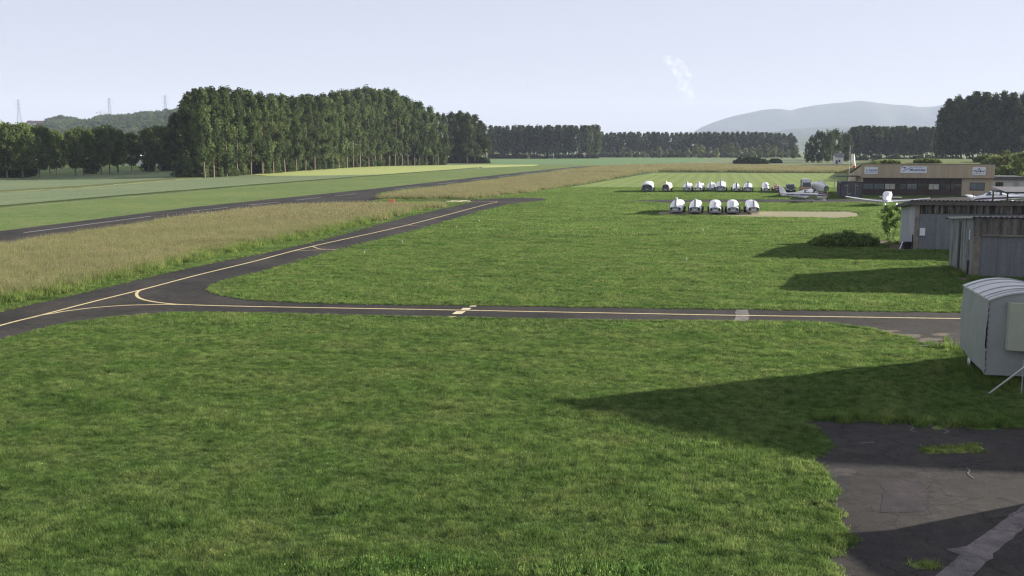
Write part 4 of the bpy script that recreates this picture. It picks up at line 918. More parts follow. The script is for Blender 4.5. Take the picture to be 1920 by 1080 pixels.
# ---------------------------------------------------------------- aircraft
def ell(y, cx, cz, w_, h, n=14, p=.85):
    return [(cx + w_ / 2 * math.copysign(abs(math.cos(a)) ** p, math.cos(a)), y, cz + h / 2 * math.copysign(abs(math.sin(a)) ** p, math.sin(a))) for a in [2 * math.pi * i / n for i in range(n)]]
def foil(c, t): return [(0, 0), (.12 * c, t * .5), (.4 * c, t * .62), (c, .015), (c, -.01), (.4 * c, -t * .35), (.12 * c, -t * .3)]
def aircraft(label, x, y, yaw, kind):
    """nose along -y, wings along x"""
    root = empty('light_aircraft', (x, y, 0), yaw, label=label, cat='aircraft')
    robin = kind == 'robin'; L = 7.0 if robin else 7.6
    tm = M_purple if robin else M_white
    S_ = [(0, .88, .50, .55), (.28, .90, .78, .76), (1.2, .96, 1.04, .98), (1.9, .98, 1.10, 1.06), (3.0, 1.0, 1.06, 1.08), (4.2, 1.04, .76, .86), (5.6, 1.10, .44, .55), (L - .1, 1.18, .16, .30)]
    m = MB(); m.loft([ell(yy, 0, cz, w_, h) for yy, cz, w_, h in S_]); m.build('fuselage', M_white, root, smooth=True)
    # stripe along both sides
    for s in (-1, 1):
        m = MB(); T = []; Bt = []
        for yy, cz, w_, h in S_[0:]:
            k = .17 if yy > .2 else .1; T.append((s * (w_ / 2 * .975 + .02), yy, cz + h * k * .9 + .03)); Bt.append((s * (w_ / 2 * .985 + .02), yy, cz - h * .02 - .02))
        n = len(T); m.add(T + Bt, [(i, i + 1, n + i + 1, n + i) for i in range(n - 1)]); st = m.build('stripe', tm if robin else M_purple if kind != 'glider' else M_blue, root)
        if robin:
            m = MB()
            for k, (a, b_) in enumerate(((4.0, 4.14), (4.18, 4.32), (4.38, 4.44), (4.5, 4.62), (4.66, 4.8))): m.box(*sorted((s * (.415 - .035 * k * .6 + .01), s * (.45 - .035 * k * .6 + .01))), a, b_, 1.03, 1.13)
            m.build('registration_mark', M_white, root)
    if robin:
        m = MB(); m.loft([[(p[0], p[1], p[2]) for p in ell(yy, 0, cz, w_, h)] for yy, cz, w_, h in ((-.02, .92, .48, .5), (.3, 1.02, .74, .6), (1.3, 1.18, .98, .80))]); m.build('cowling', M_redp if False else tm, root, smooth=True)
    # canopy
    c0 = 1.25 if robin else 1.35
    m = MB(); CS = [(c0, 1.38, .5, .10), (c0 + .55, 1.5, .84, .55), (c0 + 1.1, 1.56, .92, .84), (c0 + 1.9, 1.5, .9, .80), (c0 + 3.0, 1.36, .60, .45), (c0 + 3.9, 1.24, .3, .15)]
    if kind == 'glider': CS = [(yy, cz + .02, w_ * 1.32, h * 1.25) for yy, cz, w_, h in CS]
    m.loft([ell(yy, 0, cz, w_, h) for yy, cz, w_, h in CS]); cn = m.build('canopy', M_white, root, smooth=True)
    for s in (-1, 1):
        for (a, b_, zt) in (((c0 + .45, c0 + 1.15, 1.84), (c0 + 1.25, c0 + 2.15, 1.86)) if robin else ((c0 + .35, c0 + .95, 1.78), (c0 + 1.05, c0 + 1.65, 1.86), (c0 + 1.75, c0 + 2.3, 1.82))):
            m = MB(); m.add([(s * .475, a, 1.42), (s * .475, b_, 1.42), (s * .36, b_ - .06, zt), (s * .36, a + .2, zt - .04), (s * .40, a, 1.42), (s * .40, b_, 1.42), (s * .30, b_ - .06, zt), (s * .30, a + .2, zt - .04)], [(0, 1, 2, 3), (4, 7, 6, 5), (0, 4, 5, 1), (1, 5, 6, 2), (2, 6, 7, 3), (3, 7, 4, 0)]); m.build('window', M_glass, cn)
    m = MB(); m.add([(-.36, c0 + .12, 1.46), (.36, c0 + .12, 1.46), (.34, c0 + .66, 1.86), (-.34, c0 + .66, 1.86), (-.36, c0 + .3, 1.40), (.36, c0 + .3, 1.40), (.34, c0 + .76, 1.80), (-.34, c0 + .76, 1.80)], [(0, 1, 2, 3), (4, 7, 6, 5), (0, 4, 5, 1), (1, 5, 6, 2), (2, 6, 7, 3), (3, 7, 4, 0)]); m.build('windscreen', M_glassb if kind == 'glider' else M_glass, cn)
    # wings with dihedral
    span = {'robin': 4.36, 'glider': 5.6, 'tourer': 4.8}[kind]; wy = 1.55
    for s in (-1, 1):
        m = MB(); st = ((.35, 1.72, .62, 0), (span * .55, 1.72 if robin else 1.4, .72 if robin else .88, 0), (span, 1.0, 1.2 if robin else 1.22, .25))
        m.loft([[(s * xx, wy + a + dy, z + b_) for a, b_ in foil(c, .2 * c / 1.7)] for xx, c, z, dy in st]); wg = m.build('wing', M_white, root, smooth=True)
        m = MB(); m.box(*sorted((s * (span - .02), s * (span + .05))), wy + .4, wy + 1.1, st[2][2] - .03, st[2][2] + .05); m.build('wing_tip', tm, wg)
        m = MB(); m.loft([[(s * xx, L - 1.0 + a, 1.06 + b_) for a, b_ in foil(c, .07)] for xx, c in ((.05, .85), (1.5, .7))]); m.build('tailplane', M_white, root, smooth=True)
        m = MB(); m.tube((s * 1.3, wy + .8, .25), (s * 1.25, wy + .8, .8), .05); gl = m.build('undercarriage_leg', M_white, root)
        m = MB(); m.loft([ell(yy, s * 1.3, cz, w_, h, 10) for yy, cz, w_, h in ((wy + .3, .25, .08, .12), (wy + .55, .27, .24, .34), (wy + 1.0, .27, .24, .34), (wy + 1.5, .3, .05, .07))]); m.build('wheel_spat', M_white, gl, smooth=True)
        m = MB(); m.tube((s * 1.3 - .06, wy + .8, .17), (s * 1.3 + .06, wy + .8, .17), .17, n=14); m.build('wheel', M_rub, gl)
    m = MB(); m.tube((0, .35, .25), (0, .4, .72), .05); gl = m.build('nose_leg', M_white, root)
    m = MB(); m.loft([ell(yy, 0, cz, w_, h, 10) for yy, cz, w_, h in ((0, .25, .08, .12), (.2, .26, .2, .34), (.5, .26, .2, .34), (.95, .3, .05, .07))]); m.build('wheel_spat', M_white, gl, smooth=True)
    m = MB(); m.tube((-.05, .35, .16), (.05, .35, .16), .16, n=14); m.build('wheel', M_rub, gl)
    ft = 2.35 if robin else 1.85 if kind == 'glider' else 2.2
    m = MB(); m.loft([[(p, yy, z) for yy, p in ((y0, 0), (y0 + .12, .05), (y0 + c * .5, .045), (y0 + c, .01), (y0 + c, -.01), (y0 + c * .5, -.045), (y0 + .12, -.05))] for z, y0, c in ((1.1, L - 1.5, 1.4), (1.5, L - .95, 1.0), (ft, L - .35, .55))]); fn = m.build('fin', M_white, root, smooth=True)
    m = MB(); m.loft([[(p, yy, z) for yy, p in ((y0, 0.03), (y0 + .2, .03), (y0 + .2, -.03), (y0, -.03))] for z, y0 in ((1.0, L - .12), (1.5, L + .05), (ft, L + .2))]); m.build('rudder', tm if kind != 'glider' else M_redp, fn)
    m = MB(); m.loft([ell(-.28, 0, .92, .04, .04, 10), ell(-.15, 0, .92, .2, .2, 10), ell(.02, 0, .92, .27, .27, 10)]); spn = m.build('spinner', M_redp if robin else M_white, root, smooth=True)
    m = MB(); a = R(78)
    for s in (-1, 1):
        c = Vector((s * math.cos(a), 0, s * math.sin(a))); p = Vector((-c.z, 0, c.x))
        V = [Vector((0, -.1, .92)) + c * r_ + p * w_ + Vector((0, t_, 0)) for r_, w_, t_ in ((.08, .04, 0), (.08, -.04, 0), (.5, -.07, 0), (.88, -.03, 0), (.88, .03, .02), (.5, .06, .03))]
        m.add(V + [v + Vector((0, .025, 0)) for v in V], [tuple(range(6)), tuple(range(11, 5, -1))] + [(i, (i + 1) % 6, 6 + (i + 1) % 6, 6 + i) for i in range(6)])
    m.build('propeller', M_black if kind != 'glider' else M_white, spn)
    return root
x, y = G(1551, 379); aircraft('white light aircraft with plum stripe, seen from its right side', x, y + .3, R(78), 'robin')
x, y = G(1661, 388); aircraft('white low-wing aircraft facing the camera before the dark hangar doors', x, y + .4, R(-26), 'glider')
x, y = D(1820, 143)[:2]; a3 = aircraft('white touring aircraft with cabin windows behind the farther hangar roof', x + .3, y, R(-82), 'tourer'); a3.scale = (1.12, 1.12, 1.12)
x, y = D(1884, 152)[:2]; aircraft('white aircraft half hidden under the dark carport roof', x, y, R(-70), 'tourer')

# ---------------------------------------------------------------- buildings
def local(name, x, y, rz, **k): return empty(name, (x, y, 0), rz, **k)
def lettering(text, size, x, y, z, m, parent, rotx=90, ital=.0, ext=.01, name='lettering', sx=1.0, off=0):
    cu = bpy.data.curves.new(name, 'FONT'); cu.body = text; cu.size = size; cu.extrude = ext; cu.shear = ital; cu.offset = off; cu.align_x = 'LEFT'
    cu.materials.append(m); o = bpy.data.objects.new(name, cu); COL.objects.link(o); o.parent = parent; bpy.context.view_layer.update(); me = bpy.data.meshes.new_from_object(o); bpy.data.objects.remove(o); bpy.data.curves.remove(cu)
    o = link(name, me, m, parent, (x, y, z)); o.rotation_euler = (R(rotx), 0, 0); return o
def corrug(mb, x0, x1, y0, z0, y1, z1, n, amp=.03, th=.03):
    V = []; 
    for i in range(n + 1):
        x = x0 + (x1 - x0) * i / n; o = amp * math.sin(i * math.pi / 2)
        V += [(x, y0, z0 + o), (x, y1, z1 + o), (x, y0, z0 + o - th), (x, y1, z1 + o - th)]
    F = []
    for i in range(n):
        a = 4 * i; b = a + 4
        F += [(a, b, b + 1, a + 1), (a + 2, a + 3, b + 3, b + 2), (a, a + 2, b + 2, b), (a + 1, b + 1, b + 3, a + 3)]
    F += [(0, 1, 3, 2), (4 * n, 4 * n + 2, 4 * n + 3, 4 * n + 1)]
    mb.add(V, F)
# --- the club hangar with three signs
x, y = G(1614, 366.5); H1 = local('club_hangar', x, y, -GRID * .92, label='long beige clubhouse hangar with three signs and dark glazed doors', cat='hangar')
WL = 21.5; WD = 15.0
m = MB(); m.box(-.0, WL, .25, .45, 0, 3.15); m.build('front_wall', M_wall, H1) if False else None
m = MB()
m.box(0, .28, 0, WD, 0, 3.1)                                   # left pillar and side
sidez = lambda t: 5.3 - 1.9 * t
m.add([(0, .3, 3.1), (0, WD, 3.1), (0, WD, sidez(1)), (0, .3, sidez(0)), (.28, .3, 3.1), (.28, WD, 3.1), (.28, WD, sidez(1)), (.28, .3, sidez(0))], [(0, 1, 2, 3), (4, 7, 6, 5), (0, 4, 5, 1), (2, 6, 7, 3), (1, 5, 6, 2), (0, 3, 7, 4)])
m.box(WL - 5.0, WL, 0, .3, 0, 3.1); m.box(WL - .28, WL, .3, WD, 0, 3.3); m.box(.28, WL - .28, WD - .25, WD, 0, 3.3)
m.build('wall', M_wall, H1)
m = MB(); m.box(-.15, WL + .1, -.35, .0 - .003, 3.1, 5.45)
for i in range(1, 18): m.box(-.15 + i * 1.21, -.15 + i * 1.21 + .04, -.365, -.352, 3.12, 5.40)
m.build('fascia', M_wall, H1)
m = MB(); m.box(-.2, WL + .15, -.39, .02, 5.452, 5.53); m.box(-.17, WL + .12, -.40, -.37, 3.04, 3.13); m.build('trim', M_fasc, H1)
m = MB(); corrug(m, -.2, WL + .2, .02, 5.42, WD + .5, 3.5, 120); rf = m.build('roof', M_roof, H1)
m = MB(); m.box(.28, WL - 5.0, .18, .3, 0, 3.1); m.build('door_frame', M_black, H1)
ND = 9; dw = (WL - 5.28) / ND
lit = {0: .35, 1: .0, 2: .5, 4: 1, 6: .7, 8: .6}
for i in range(ND):
    x0 = .28 + i * dw; m = MB()
    yo = .10 if i % 2 else .02
    m.box(x0 + .02, x0 + dw - .02, yo, yo + .06, .05, 1.15); m.box(x0 + .02, x0 + dw - .02, yo, yo + .06, 2.05, 3.02)
    for k in range(3): m.box(x0 + .02 + k * (dw - .1) / 2, x0 + .08 + k * (dw - .1) / 2, yo, yo + .06, 1.15, 2.05)
    dr = m.build('sliding_door', M_brown, H1)
    m = MB(); m.box(x0 + .08, x0 + dw - .08, yo + .02, yo + .045, 1.15, 2.05); m.build('pane', M_lightp if i in (2, 6) else M_glassb if i in (0, 1, 4) else M_glass, dr)  # two panes get the bright light painted as a pale colour
m = MB(); m.box(WL - 3.7, WL - 1.3, -.02, .05, 1.0, 2.35); wf = m.build('window', M_black, H1)
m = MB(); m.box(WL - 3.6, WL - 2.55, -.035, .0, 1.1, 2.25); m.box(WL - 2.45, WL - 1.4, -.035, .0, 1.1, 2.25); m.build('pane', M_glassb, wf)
def sign(label, x0, x1, z0, z1):
    r = local('signboard', *H1.matrix_world.to_translation()[:2], 0) if False else None
    px_, py_ = H1.location.x, H1.location.y; a = H1.rotation_euler.z
    r = empty('signboard', (px_ + math.cos(a) * x0 + math.sin(a) * .38, py_ + math.sin(a) * x0 - math.cos(a) * .38, z0), a, label=label, cat='sign')
    m = MB(); m.box(0, x1 - x0, -.04, .0, 0, z1 - z0); m.build('board', M_signw, r); return r
s1 = sign('left white sign with small green mark and blue lettering on the hangar fascia', .35, 2.55, 3.75, 4.95)
lettering('PALZER', .40, .72, -.05, .50, M_blue, s1, ital=.25, off=.012)
m = MB(); m.add([(.38 + .15 * math.cos(t) * k, yq, .66 + .15 * math.sin(t) * k) for yq in (-.052, -.041) for k, t in [(1 if i % 2 else .6, math.pi * i / 6) for i in range(12)]], [tuple(range(12)), tuple(range(23, 11, -1))] + [(i, (i + 1) % 12, 12 + (i + 1) % 12, 12 + i) for i in range(12)]); m.build('emblem', M_green, s1)
m = MB(); m.box(.1, 2.1, -.05, -.04, .30, .36); m.build('rule_line', M_blue, s1)
m = MB(); m.box(.15, 1.9, -.05, -.04, .14, .17); m.build('small_print', M_greyp, s1)
s2 = sign('middle long sign with blue glider shape and script lettering', 6.3, 10.6, 3.95, 5.1)
lettering('Montricher', .58, 1.45, -.05, .36, M_blue, s2, ital=.35, sx=1.0, off=.012)
m = MB()
def strip(P, w_):
    for (a, b_) in zip(P[:-1], P[1:]):
        d = Vector((b_[0] - a[0], 0, b_[1] - a[1])); q_ = Vector((-d.z, 0, d.x)).normalized() * w_
        V = [Vector((a[0], -.05, a[1])) + q_, Vector((a[0], -.05, a[1])) - q_, Vector((b_[0], -.05, b_[1])) - q_ * .6, Vector((b_[0], -.05, b_[1])) + q_ * .6]
        m.add(V + [v + Vector((0, .008, 0)) for v in V], [(0, 1, 2, 3), (7, 6, 5, 4), (0, 4, 5, 1), (1, 5, 6, 2), (2, 6, 7, 3), (3, 7, 4, 0)])
strip([(.05, 1.05), (.55, .98), (1.0, .85)], .07); strip([(.35, .28), (.8, .52), (1.2, .72), (1.7, .95)], .05); strip([(.6, .98), (.8, .52)], .06)
strip([(1.4, .86), (2.2, 1.0), (3.2, .95)], .03); strip([(3.1, .95), (4.0, 1.05)], .03); m.build('glider_emblem', M_blue, s2)
s3 = sign('right small sign with dark emblem at the end of the fascia', 18.0, 20.1, 3.65, 5.0)
m = MB(); strip([(.15, .62), (.45, .78), (.62, .55), (.85, .52)], .09); strip([(1.2, .5), (1.45, .72), (1.7, .55), (1.95, .78)], .08); strip([(.8, .78), (1.05, 1.12), (1.3, .78), (1.05, .5), (.8, .78)], .06); m.build('emblem', M_ink, s3)
m = MB(); strip([(.98, .95), (1.05, 1.05), (1.12, .95)], .05); m.build('emblem_mark', M_redp, s3)
m = MB(); strip([(.2, .22), (1.9, .22)], .03); m.build('small_print', M_ink, s3)
# flat canopy on its left
x, y = D(1612, 180)[:2]; cpy = local('flat_canopy', x, y, -GRID, label='thin flat canopy on slender posts at the left end of the clubhouse hangar', cat='canopy')
m = MB(); m.box(-4.1, -.1, -1, 4, 3.2, 3.36); m.build('roof', M_fasc, cpy)
for px_ in (-4.0, -.25):
    for py_ in (-.9, 3.8):
        m = MB(); m.tube((px_, py_, 0), (px_, py_, 3.2), .05); m.build('post', M_steel, cpy)
x, y = G(1616, 372.5); ct = local('storage_container', x, y, -GRID, label='dark grey storage container left of the clubhouse hangar', cat='container')
m = MB(); m.box(-3.35, 0, 0, 5.6, .12, 2.6); m.build('body', M_cont, ct, bevel=.02)
m = MB()
for i in range(13): m.box(-3.25 + i * .25, -3.15 + i * .25, -.03, -.002, .3, 2.45)
for i in range(14): m.box(-3.38, -3.352, .2 + i * .4, .36 + i * .4, .3, 2.45)
m.build('corrugation', M_cont, ct)
m = MB(); m.box(-3.4, .05, -.05, .06, 2.602, 2.72); m.box(-3.4, .05, 5.5, 5.65, 2.602, 2.72); m.box(-3.45, -3.352, -.05, .1, .1, 2.6); m.box(.002, .06, -.05, .1, .1, 2.6); m.build('frame', M_black, ct)
for k in (-2.3, -1.1):
    m = MB(); m.tube((k, -.06, .3), (k, -.06, 2.4), .025); m.build('locking_bar', M_steel, ct)
for k, z in ((-2.55, 2.05), (-.95, 2.05), (-2.0, .7)):
    m = MB(); m.box(k - .2, k + .2, -.045, -.031, z, z + .14); m.build('vent', M_greyp, ct)
# windsock
x, y = D(1590.5, 206)[:2]; ws = local('windsock', x, y, 0, label='white and red windsock hanging limp from its tall mast', cat='windsock')
m = MB(); m.tube((0, 0, -.05), (0, 0, 8.9), .055, .04, 10); m.build('mast', M_steel, ws)
m = MB(); m.tube((0, 0, 7.0), (.6, 0, 7.0), .02); m.tube((.15, 0, 7.05), (1.0, 0, 7.05), .03); m.build('frame', M_steel, ws)
P_ = [(.62, 6.95, .42), (.68, 6.3, .42), (.78, 5.6, .38), (.92, 5.0, .33), (1.02, 4.75, .3), (1.1, 4.3, .22)]
m = MB(); m.loft([[(cx + r_ * math.cos(t) * (.9 + .2 * math.sin(3 * t)), r_ * .55 * math.sin(t), z) for t in [2 * math.pi * i / 12 for i in range(12)]] for cx, z, r_ in P_[:5]]); m.build('sleeve', M_sock, ws, smooth=True)
m = MB(); m.loft([[(cx + r_ * math.cos(t) * (.9 + .2 * math.sin(3 * t)), r_ * .55 * math.sin(t), z) for t in [2 * math.pi * i / 12 for i in range(12)]] for cx, z, r_ in ((1.02, 4.742, .31), (1.1, 4.3, .24))]); m.build('sleeve_end', M_sockr, ws, smooth=True)
m = MB(); m.box(.95, 1.02, -.03, .03, 4.8, 6.9); m.build('red_band', M_sockr, ws)
# white annex right of it
x, y = D(1861, 181)[:2]; ax = local('annex', x, y, -GRID, label='low off-white annex with dark flat roof right of the clubhouse hangar', cat='building')
m = MB(); m.box(0, 14, 0, 6, 0, 2.62)
for i in range(20): m.box(.3 + i * .7, .34 + i * .7, -.015, -.002, .1, 2.55)
m.build('wall', M_annex, ax)
m = MB(); m.box(-.2, 4.9, -.45, 6.3, 2.622, 3.25); m.box(4.902, 14.2, -.3, 6.3, 2.622, 2.72); m.build('roof', M_lroof, ax)
m = MB(); m.box(.25, 1.75, -.06, -.017, .95, 2.35); wf = m.build('window', M_annex, ax)
m = MB(); m.box(.35, 1.65, -.085, -.062, 1.05, 2.25); m.build('pane', M_glass, wf)
m = MB(); m.box(3.4, 4.2, -.05, -.017, .05, 2.2); m.build('door', M_greyp, ax)
x, y = D(1884, 122)[:2]; cpt = local('carport', x, y, -GRID, label='dark low carport roof over the aircraft at the right edge', cat='carport')
m = MB(); m.box(0, 12, 0, 7, 2.75, 2.92); m.add([(-.1, -.1, 2.922), (12.1, -.1, 2.922), (12.1, 7.1, 3.3), (-.1, 7.1, 3.3), (-.1, -.1, 2.96), (12.1, -.1, 2.96), (12.1, 7.1, 3.34), (-.1, 7.1, 3.34)], [(0, 1, 2, 3), (4, 7, 6, 5), (0, 4, 5, 1), (1, 5, 6, 2), (2, 6, 7, 3), (3, 7, 4, 0)]); m.build('roof', M_lroof, cpt)
for a, b_ in ((.2, .2), (.2, 6.8), (6, .2), (11.8, .2), (11.8, 6.8), (3, .2)):
    m = MB(); m.box(a - .08, a + .08, b_ - .08, b_ + .08, 0, 2.75); m.build('post', M_brown, cpt)

def lean_hangar(label, px, py, L, Dp, zf, zb, doors, streak, side, fas, lint, group='low lean-to hangars at the right'):
    x, y = G(px, py); r = local('lean_to_hangar', x, y, -GRID, label=label, cat='hangar', group=group)
    m = MB(); slope = (zb - zf) / Dp
    hf = zf - .22
    m.add([(0, 0, 0), (0, Dp, 0), (0, Dp, zb - .14), (0, 0, hf), (.18, 0, 0), (.18, Dp, 0), (.18, Dp, zb - .14), (.18, 0, hf)], [(0, 1, 2, 3), (4, 7, 6, 5), (0, 4, 5, 1), (2, 6, 7, 3), (1, 5, 6, 2), (0, 3, 7, 4)]); m.build('side_wall', side, r)
    m = MB(); m.box(.18, L, Dp - .15, Dp, 0, zb - .15); m.box(L - .18, L, .1, Dp - .15, 0, zb - .2); m.build('back_wall', side, r)
    return r, hf
# --- farther hangar
r1, hf = lean_hangar('farther lean-to hangar with dark stained band above grey doors', 1712, 468, 24, 6.4, 4.0, 3.25, 0, 0, M_wallg, 0, 0)
m = MB(); m.box(.0, .34, -.06, -.003, 0, 3.6); m.build('corner_post', M_pil, r1)
m = MB(); m.box(.35, 24, -.03, .12, 2.92, 3.62); m.build('lintel_band', M_streak, r1)
for i in range(3):
    m = MB(); x0 = .36 + i * 7.8; m.box(x0, x0 + 7.5, .02, .08, .03, 2.9)
    for k in range(1, 6): m.box(x0 + k * 1.25, x0 + k * 1.25 + .03, .0, .018, .04, 2.88)
    dr = m.build('door', M_doorm, r1)
    m = MB(); m.box(x0 + 7.5, x0 + 7.8, -.04, .1, 0, 2.9); m.build('post', M_pil, r1)
    if i == 0:
        m = MB(); m.box(x0 + .05, x0 + .45, -.16, -.002, 1.15, 1.75); m.build('meter_box', M_signw, dr, bevel=.015)
m = MB(); m.box(-.35, 24.2, -.26, -.07, 3.60, 3.92); m.build('fascia', M_fasc, r1)
m = MB(); corrug(m, -.38, 24.3, -.34, 4.0, 6.9, 3.22, 300, .035, .03); m.build('roof', M_roof, r1)
m = MB(); m.add([(-.40, -.30, 3.62), (-.40, 6.85, 2.98), (-.40, 6.85, 3.20), (-.40, -.30, 3.93), (-.355, -.30, 3.62), (-.355, 6.85, 2.98), (-.355, 6.85, 3.20), (-.355, -.30, 3.93)], [(0, 1, 2, 3), (4, 7, 6, 5), (0, 4, 5, 1), (2, 6, 7, 3), (1, 5, 6, 2), (0, 3, 7, 4)]); m.build('barge_board', M_black, r1)
m = MB(); m.tube((-.06, .15, 0), (-.06, .15, 1.2), .05); m.build('downpipe', M_black, r1)
x, y = G(1702, 467); bn = local('rubbish_bin', x, y + .2, 0, label='small black bin with a pale stick at the farther hangar corner', cat='bin')
m = MB(); m.loft([[(w_ * .3, d_ * .25, z) for w_, d_ in ((-k, -k), (k, -k), (k, k), (-k, k))] for z, k in ((0, .8), (.5, 1.0), (.55, 1.05), (.58, .95))]); m.build('body', M_black, bn, bevel=.02)
m = MB(); m.tube((-.62, -.1, 0), (-.36, -.05, .62), .045); m.build('stick', M_signw, bn)
# --- nearer hangar
r2, hf = lean_hangar('nearer lean-to hangar with streaked grey concrete and black wall stains', 1820.5, 520, 20, 6.5, 3.95, 3.4, 0, 0, M_sidew, 0, 0)
m = MB(); m.box(.0, .42, -.07, -.003, 0, 3.72); m.build('corner_post', M_pil, r2)
m = MB(); m.box(.43, 20, -.05, .12, 2.70, 3.74); m.box(-.02, .42, -.075, -.071, 2.6, 3.74); m.build('lintel_band', M_streak2, r2)
m = MB(); m.box(.45, 12, -.13, -.052, 2.62, 2.72); m.build('door_track', M_pil, r2)
for i in range(3):
    m = MB(); x0 = .44 + i * 6.4; m.box(x0, x0 + 6.1, .0, .07, .03, 2.68)
    for k in range(1, 6): m.box(x0 + k * 1.02, x0 + k * 1.02 + .03, -.02, -.002, .04, 2.6)
    dr = m.build('door', M_doorm, r2)
    m = MB(); m.box(x0 + 6.1, x0 + 6.4, -.04, .1, 0, 2.69); m.build('post', M_pil, r2)
m = MB(); corrug(m, -.15, 20.3, -.22, 3.84, 6.8, 3.38, 260, .03, .03); m.build('roof', M_roof, r2)
m = MB(); m.add([(-.19, -.2, 3.74), (-.19, 6.8, 3.26), (-.19, 6.8, 3.36), (-.19, -.2, 3.86), (-.155, -.2, 3.74), (-.155, 6.8, 3.26), (-.155, 6.8, 3.36), (-.155, -.2, 3.86)], [(0, 1, 2, 3), (4, 7, 6, 5), (0, 4, 5, 1), (2, 6, 7, 3), (1, 5, 6, 2), (0, 3, 7, 4)]); m.build('barge_board', M_steel, r2)
m = MB(); m.box(-.04, -.002, 3.4, 3.9, .2, 3.3); m.build('stained_joint', M_black, r2)
m = MB(); m.tube((-.1, .55, 2.35), (-.1, .55, 2.95), .035); m.tube((-.04, .55, 2.4), (-.13, .40, 2.4), .03); m.tube((-.04, .55, 2.9), (-.13, .40, 2.9), .03); m.build('bracket', M_signw, r2)
m = MB(); m.tube((-.08, .7, 0), (-.08, .7, 1.0), .055); m.build('downpipe', M_black, r2)
m = MB(); m.tube((-.35, 6.6, 3.28), (-.1, 6.6, 3.28), .05); m.build('gutter_spout', M_black, r2)

# --- buildings just outside the frame that throw the evening shadows over the lawn
M_shed = mat('brown_shed_wall', (.2, .17, .14), .9, .2, 2)
def block(name, label, poly, h, roofm=M_roof):
    r = empty(name, (*poly[0], 0), 0, label=label, cat='building'); ox, oy = poly[0]
    P = [(a - ox, b_ - oy) for a, b_ in poly]
    m = MB(); n = len(P); m.add([(a, b_, 0) for a, b_ in P] + [(a, b_, h) for a, b_ in P], [(i, (i + 1) % n, n + (i + 1) % n, n + i) for i in range(n)]); m.build('wall', M_shed, r)
    cx = sum(p[0] for p in P) / n; cy_ = sum(p[1] for p in P) / n
    m = MB(); Q = [(cx + (a - cx) * 1.02, cy_ + (b_ - cy_) * 1.02) for a, b_ in P]; m.add([(a, b_, h) for a, b_ in Q] + [(a, b_, h + .2) for a, b_ in Q], [tuple(range(n))[::-1], tuple(range(n, 2 * n))] + [(i, (i + 1) % n, n + (i + 1) % n, n + i) for i in range(n)]); m.build('roof', roofm, r); return r
block('workshop', 'workshop standing right of the frame behind the covered trailer', [(21.6, 40.4), (28.6, 34.4), (33, 33.6), (60, 31), (60, 46)], 5.5)
block('office_building', 'office building standing right of the frame beside the apron', [(16.4, 24.3), (19.6, 10), (42, 12), (42, 29)], 2.5)

# ---------------------------------------------------------------- the covered trailer at the right edge
x, y = G(1845, 722); cv = empty('covered_trailer', (x, y, 0), -GRID, label='large grey tarp-covered caravan trailer on props at the right edge', cat='trailer')
W2 = 2.5; LD = 3.75; zs_, zp = 2.93, 3.24
def arcsec(yy, lift=0, n=14, sag=0):
    P = []
    for i in range(n + 1):
        t = i / n; P.append((W2 * t, yy, zs_ + (zp - zs_) * (1 - (2 * t - 1) ** 2) + lift))
    return P
m = MB()
nz = 5
def side_pts(xx, bulge):
    out = []
    for j in range(9):
        t = j / 8; yy = LD * t; zb = .36 + .22 * t + .03 * math.sin(t * 9)
        out.append([(xx + bulge * .05 * math.sin(k / nz * math.pi) + .012 * math.sin(t * 17 + k * 2), yy, zb + (zs_ - zb) * k / nz) for k in range(nz + 1)])
    return out
def skin(rows, mi=0):
    V = [p for r_ in rows for p in r_]; n = len(rows[0]); m.add(V, [(a * n + k, a * n + k + 1, (a + 1) * n + k + 1, (a + 1) * n + k) for a in range(len(rows) - 1) for k in range(n - 1)], mi)
skin(side_pts(0, -1)); skin(side_pts(W2, 1))
for yy, s in ((0, -1), (LD, 1)):
    rows = []
    for i in range(15):
        t = i / 14; top = zs_ + (zp - zs_) * (1 - (2 * t - 1) ** 2); zb = .36 + (.22 if yy else 0)
        rows.append([(W2 * t, yy + s * .05 * math.sin(k / 6 * math.pi) * math.sin(t * math.pi) + .01 * math.sin(t * 21 + k * 3) * (0 < k < 6), zb + (top - zb) * k / 6) for k in range(7)])
    skin(rows)
m.build('cover', M_cover, cv, smooth=True)
m = MB(); rows = []
for j in range(25):
    t = j / 24; rib = .022 * abs(math.sin(t * math.pi * 6)); rows.append([(p[0] * 1.03 - .035, -.05 + (LD + .1) * t, p[2] + .03 + rib) for p in arcsec(0)])
V = [p for r_ in rows for p in r_]; skin(rows); skin([[(p[0], p[1], p[2] - .045) for p in r_] for r_ in rows])
for r_ in (rows[0], rows[-1]): skin([r_, [(p[0], p[1], p[2] - .05) for p in r_]])
for k in (0, 14): skin([[r_[k] for r_ in rows], [(r_[k][0], r_[k][1], r_[k][2] - .05) for r_ in rows]])
m.build('roof_skin', M_coverr, cv, smooth=True)
m = MB()
for jy in (.12, .55, 1.3, 2.3, 3.2):
    rows = [[(p[0] * 1.032 - .04, yy, p[2] + zz) for p in arcsec(0)] for yy, zz in ((jy, .035), (jy + .03, .075), (jy + .06, .035))]; skin(rows)
m.build('roof_rib', M_cover, cv, smooth=True)
m = MB(); bx0, bx1, z0_, z1_ = .56, 2.42, 1.28, 2.90
P_ = [(bx0, -.06), (bx0 + .04, -.26), (bx0 + .75, -.40), (bx1, -.40), (bx1, -.06)]
m.loft([[(a, b_, z) for a, b_ in P_] for z in (z0_, z0_ + .05, z1_ - .05, z1_)]); m.build('bay_window_cover', M_bay, cv, bevel=.012)
m = MB(); prev = None
for i in range(12):
    z = .45 + i * .21; m.box(-.02 + .008 * math.sin(i * 3), .012, -.03, -.012, z, z + .11)
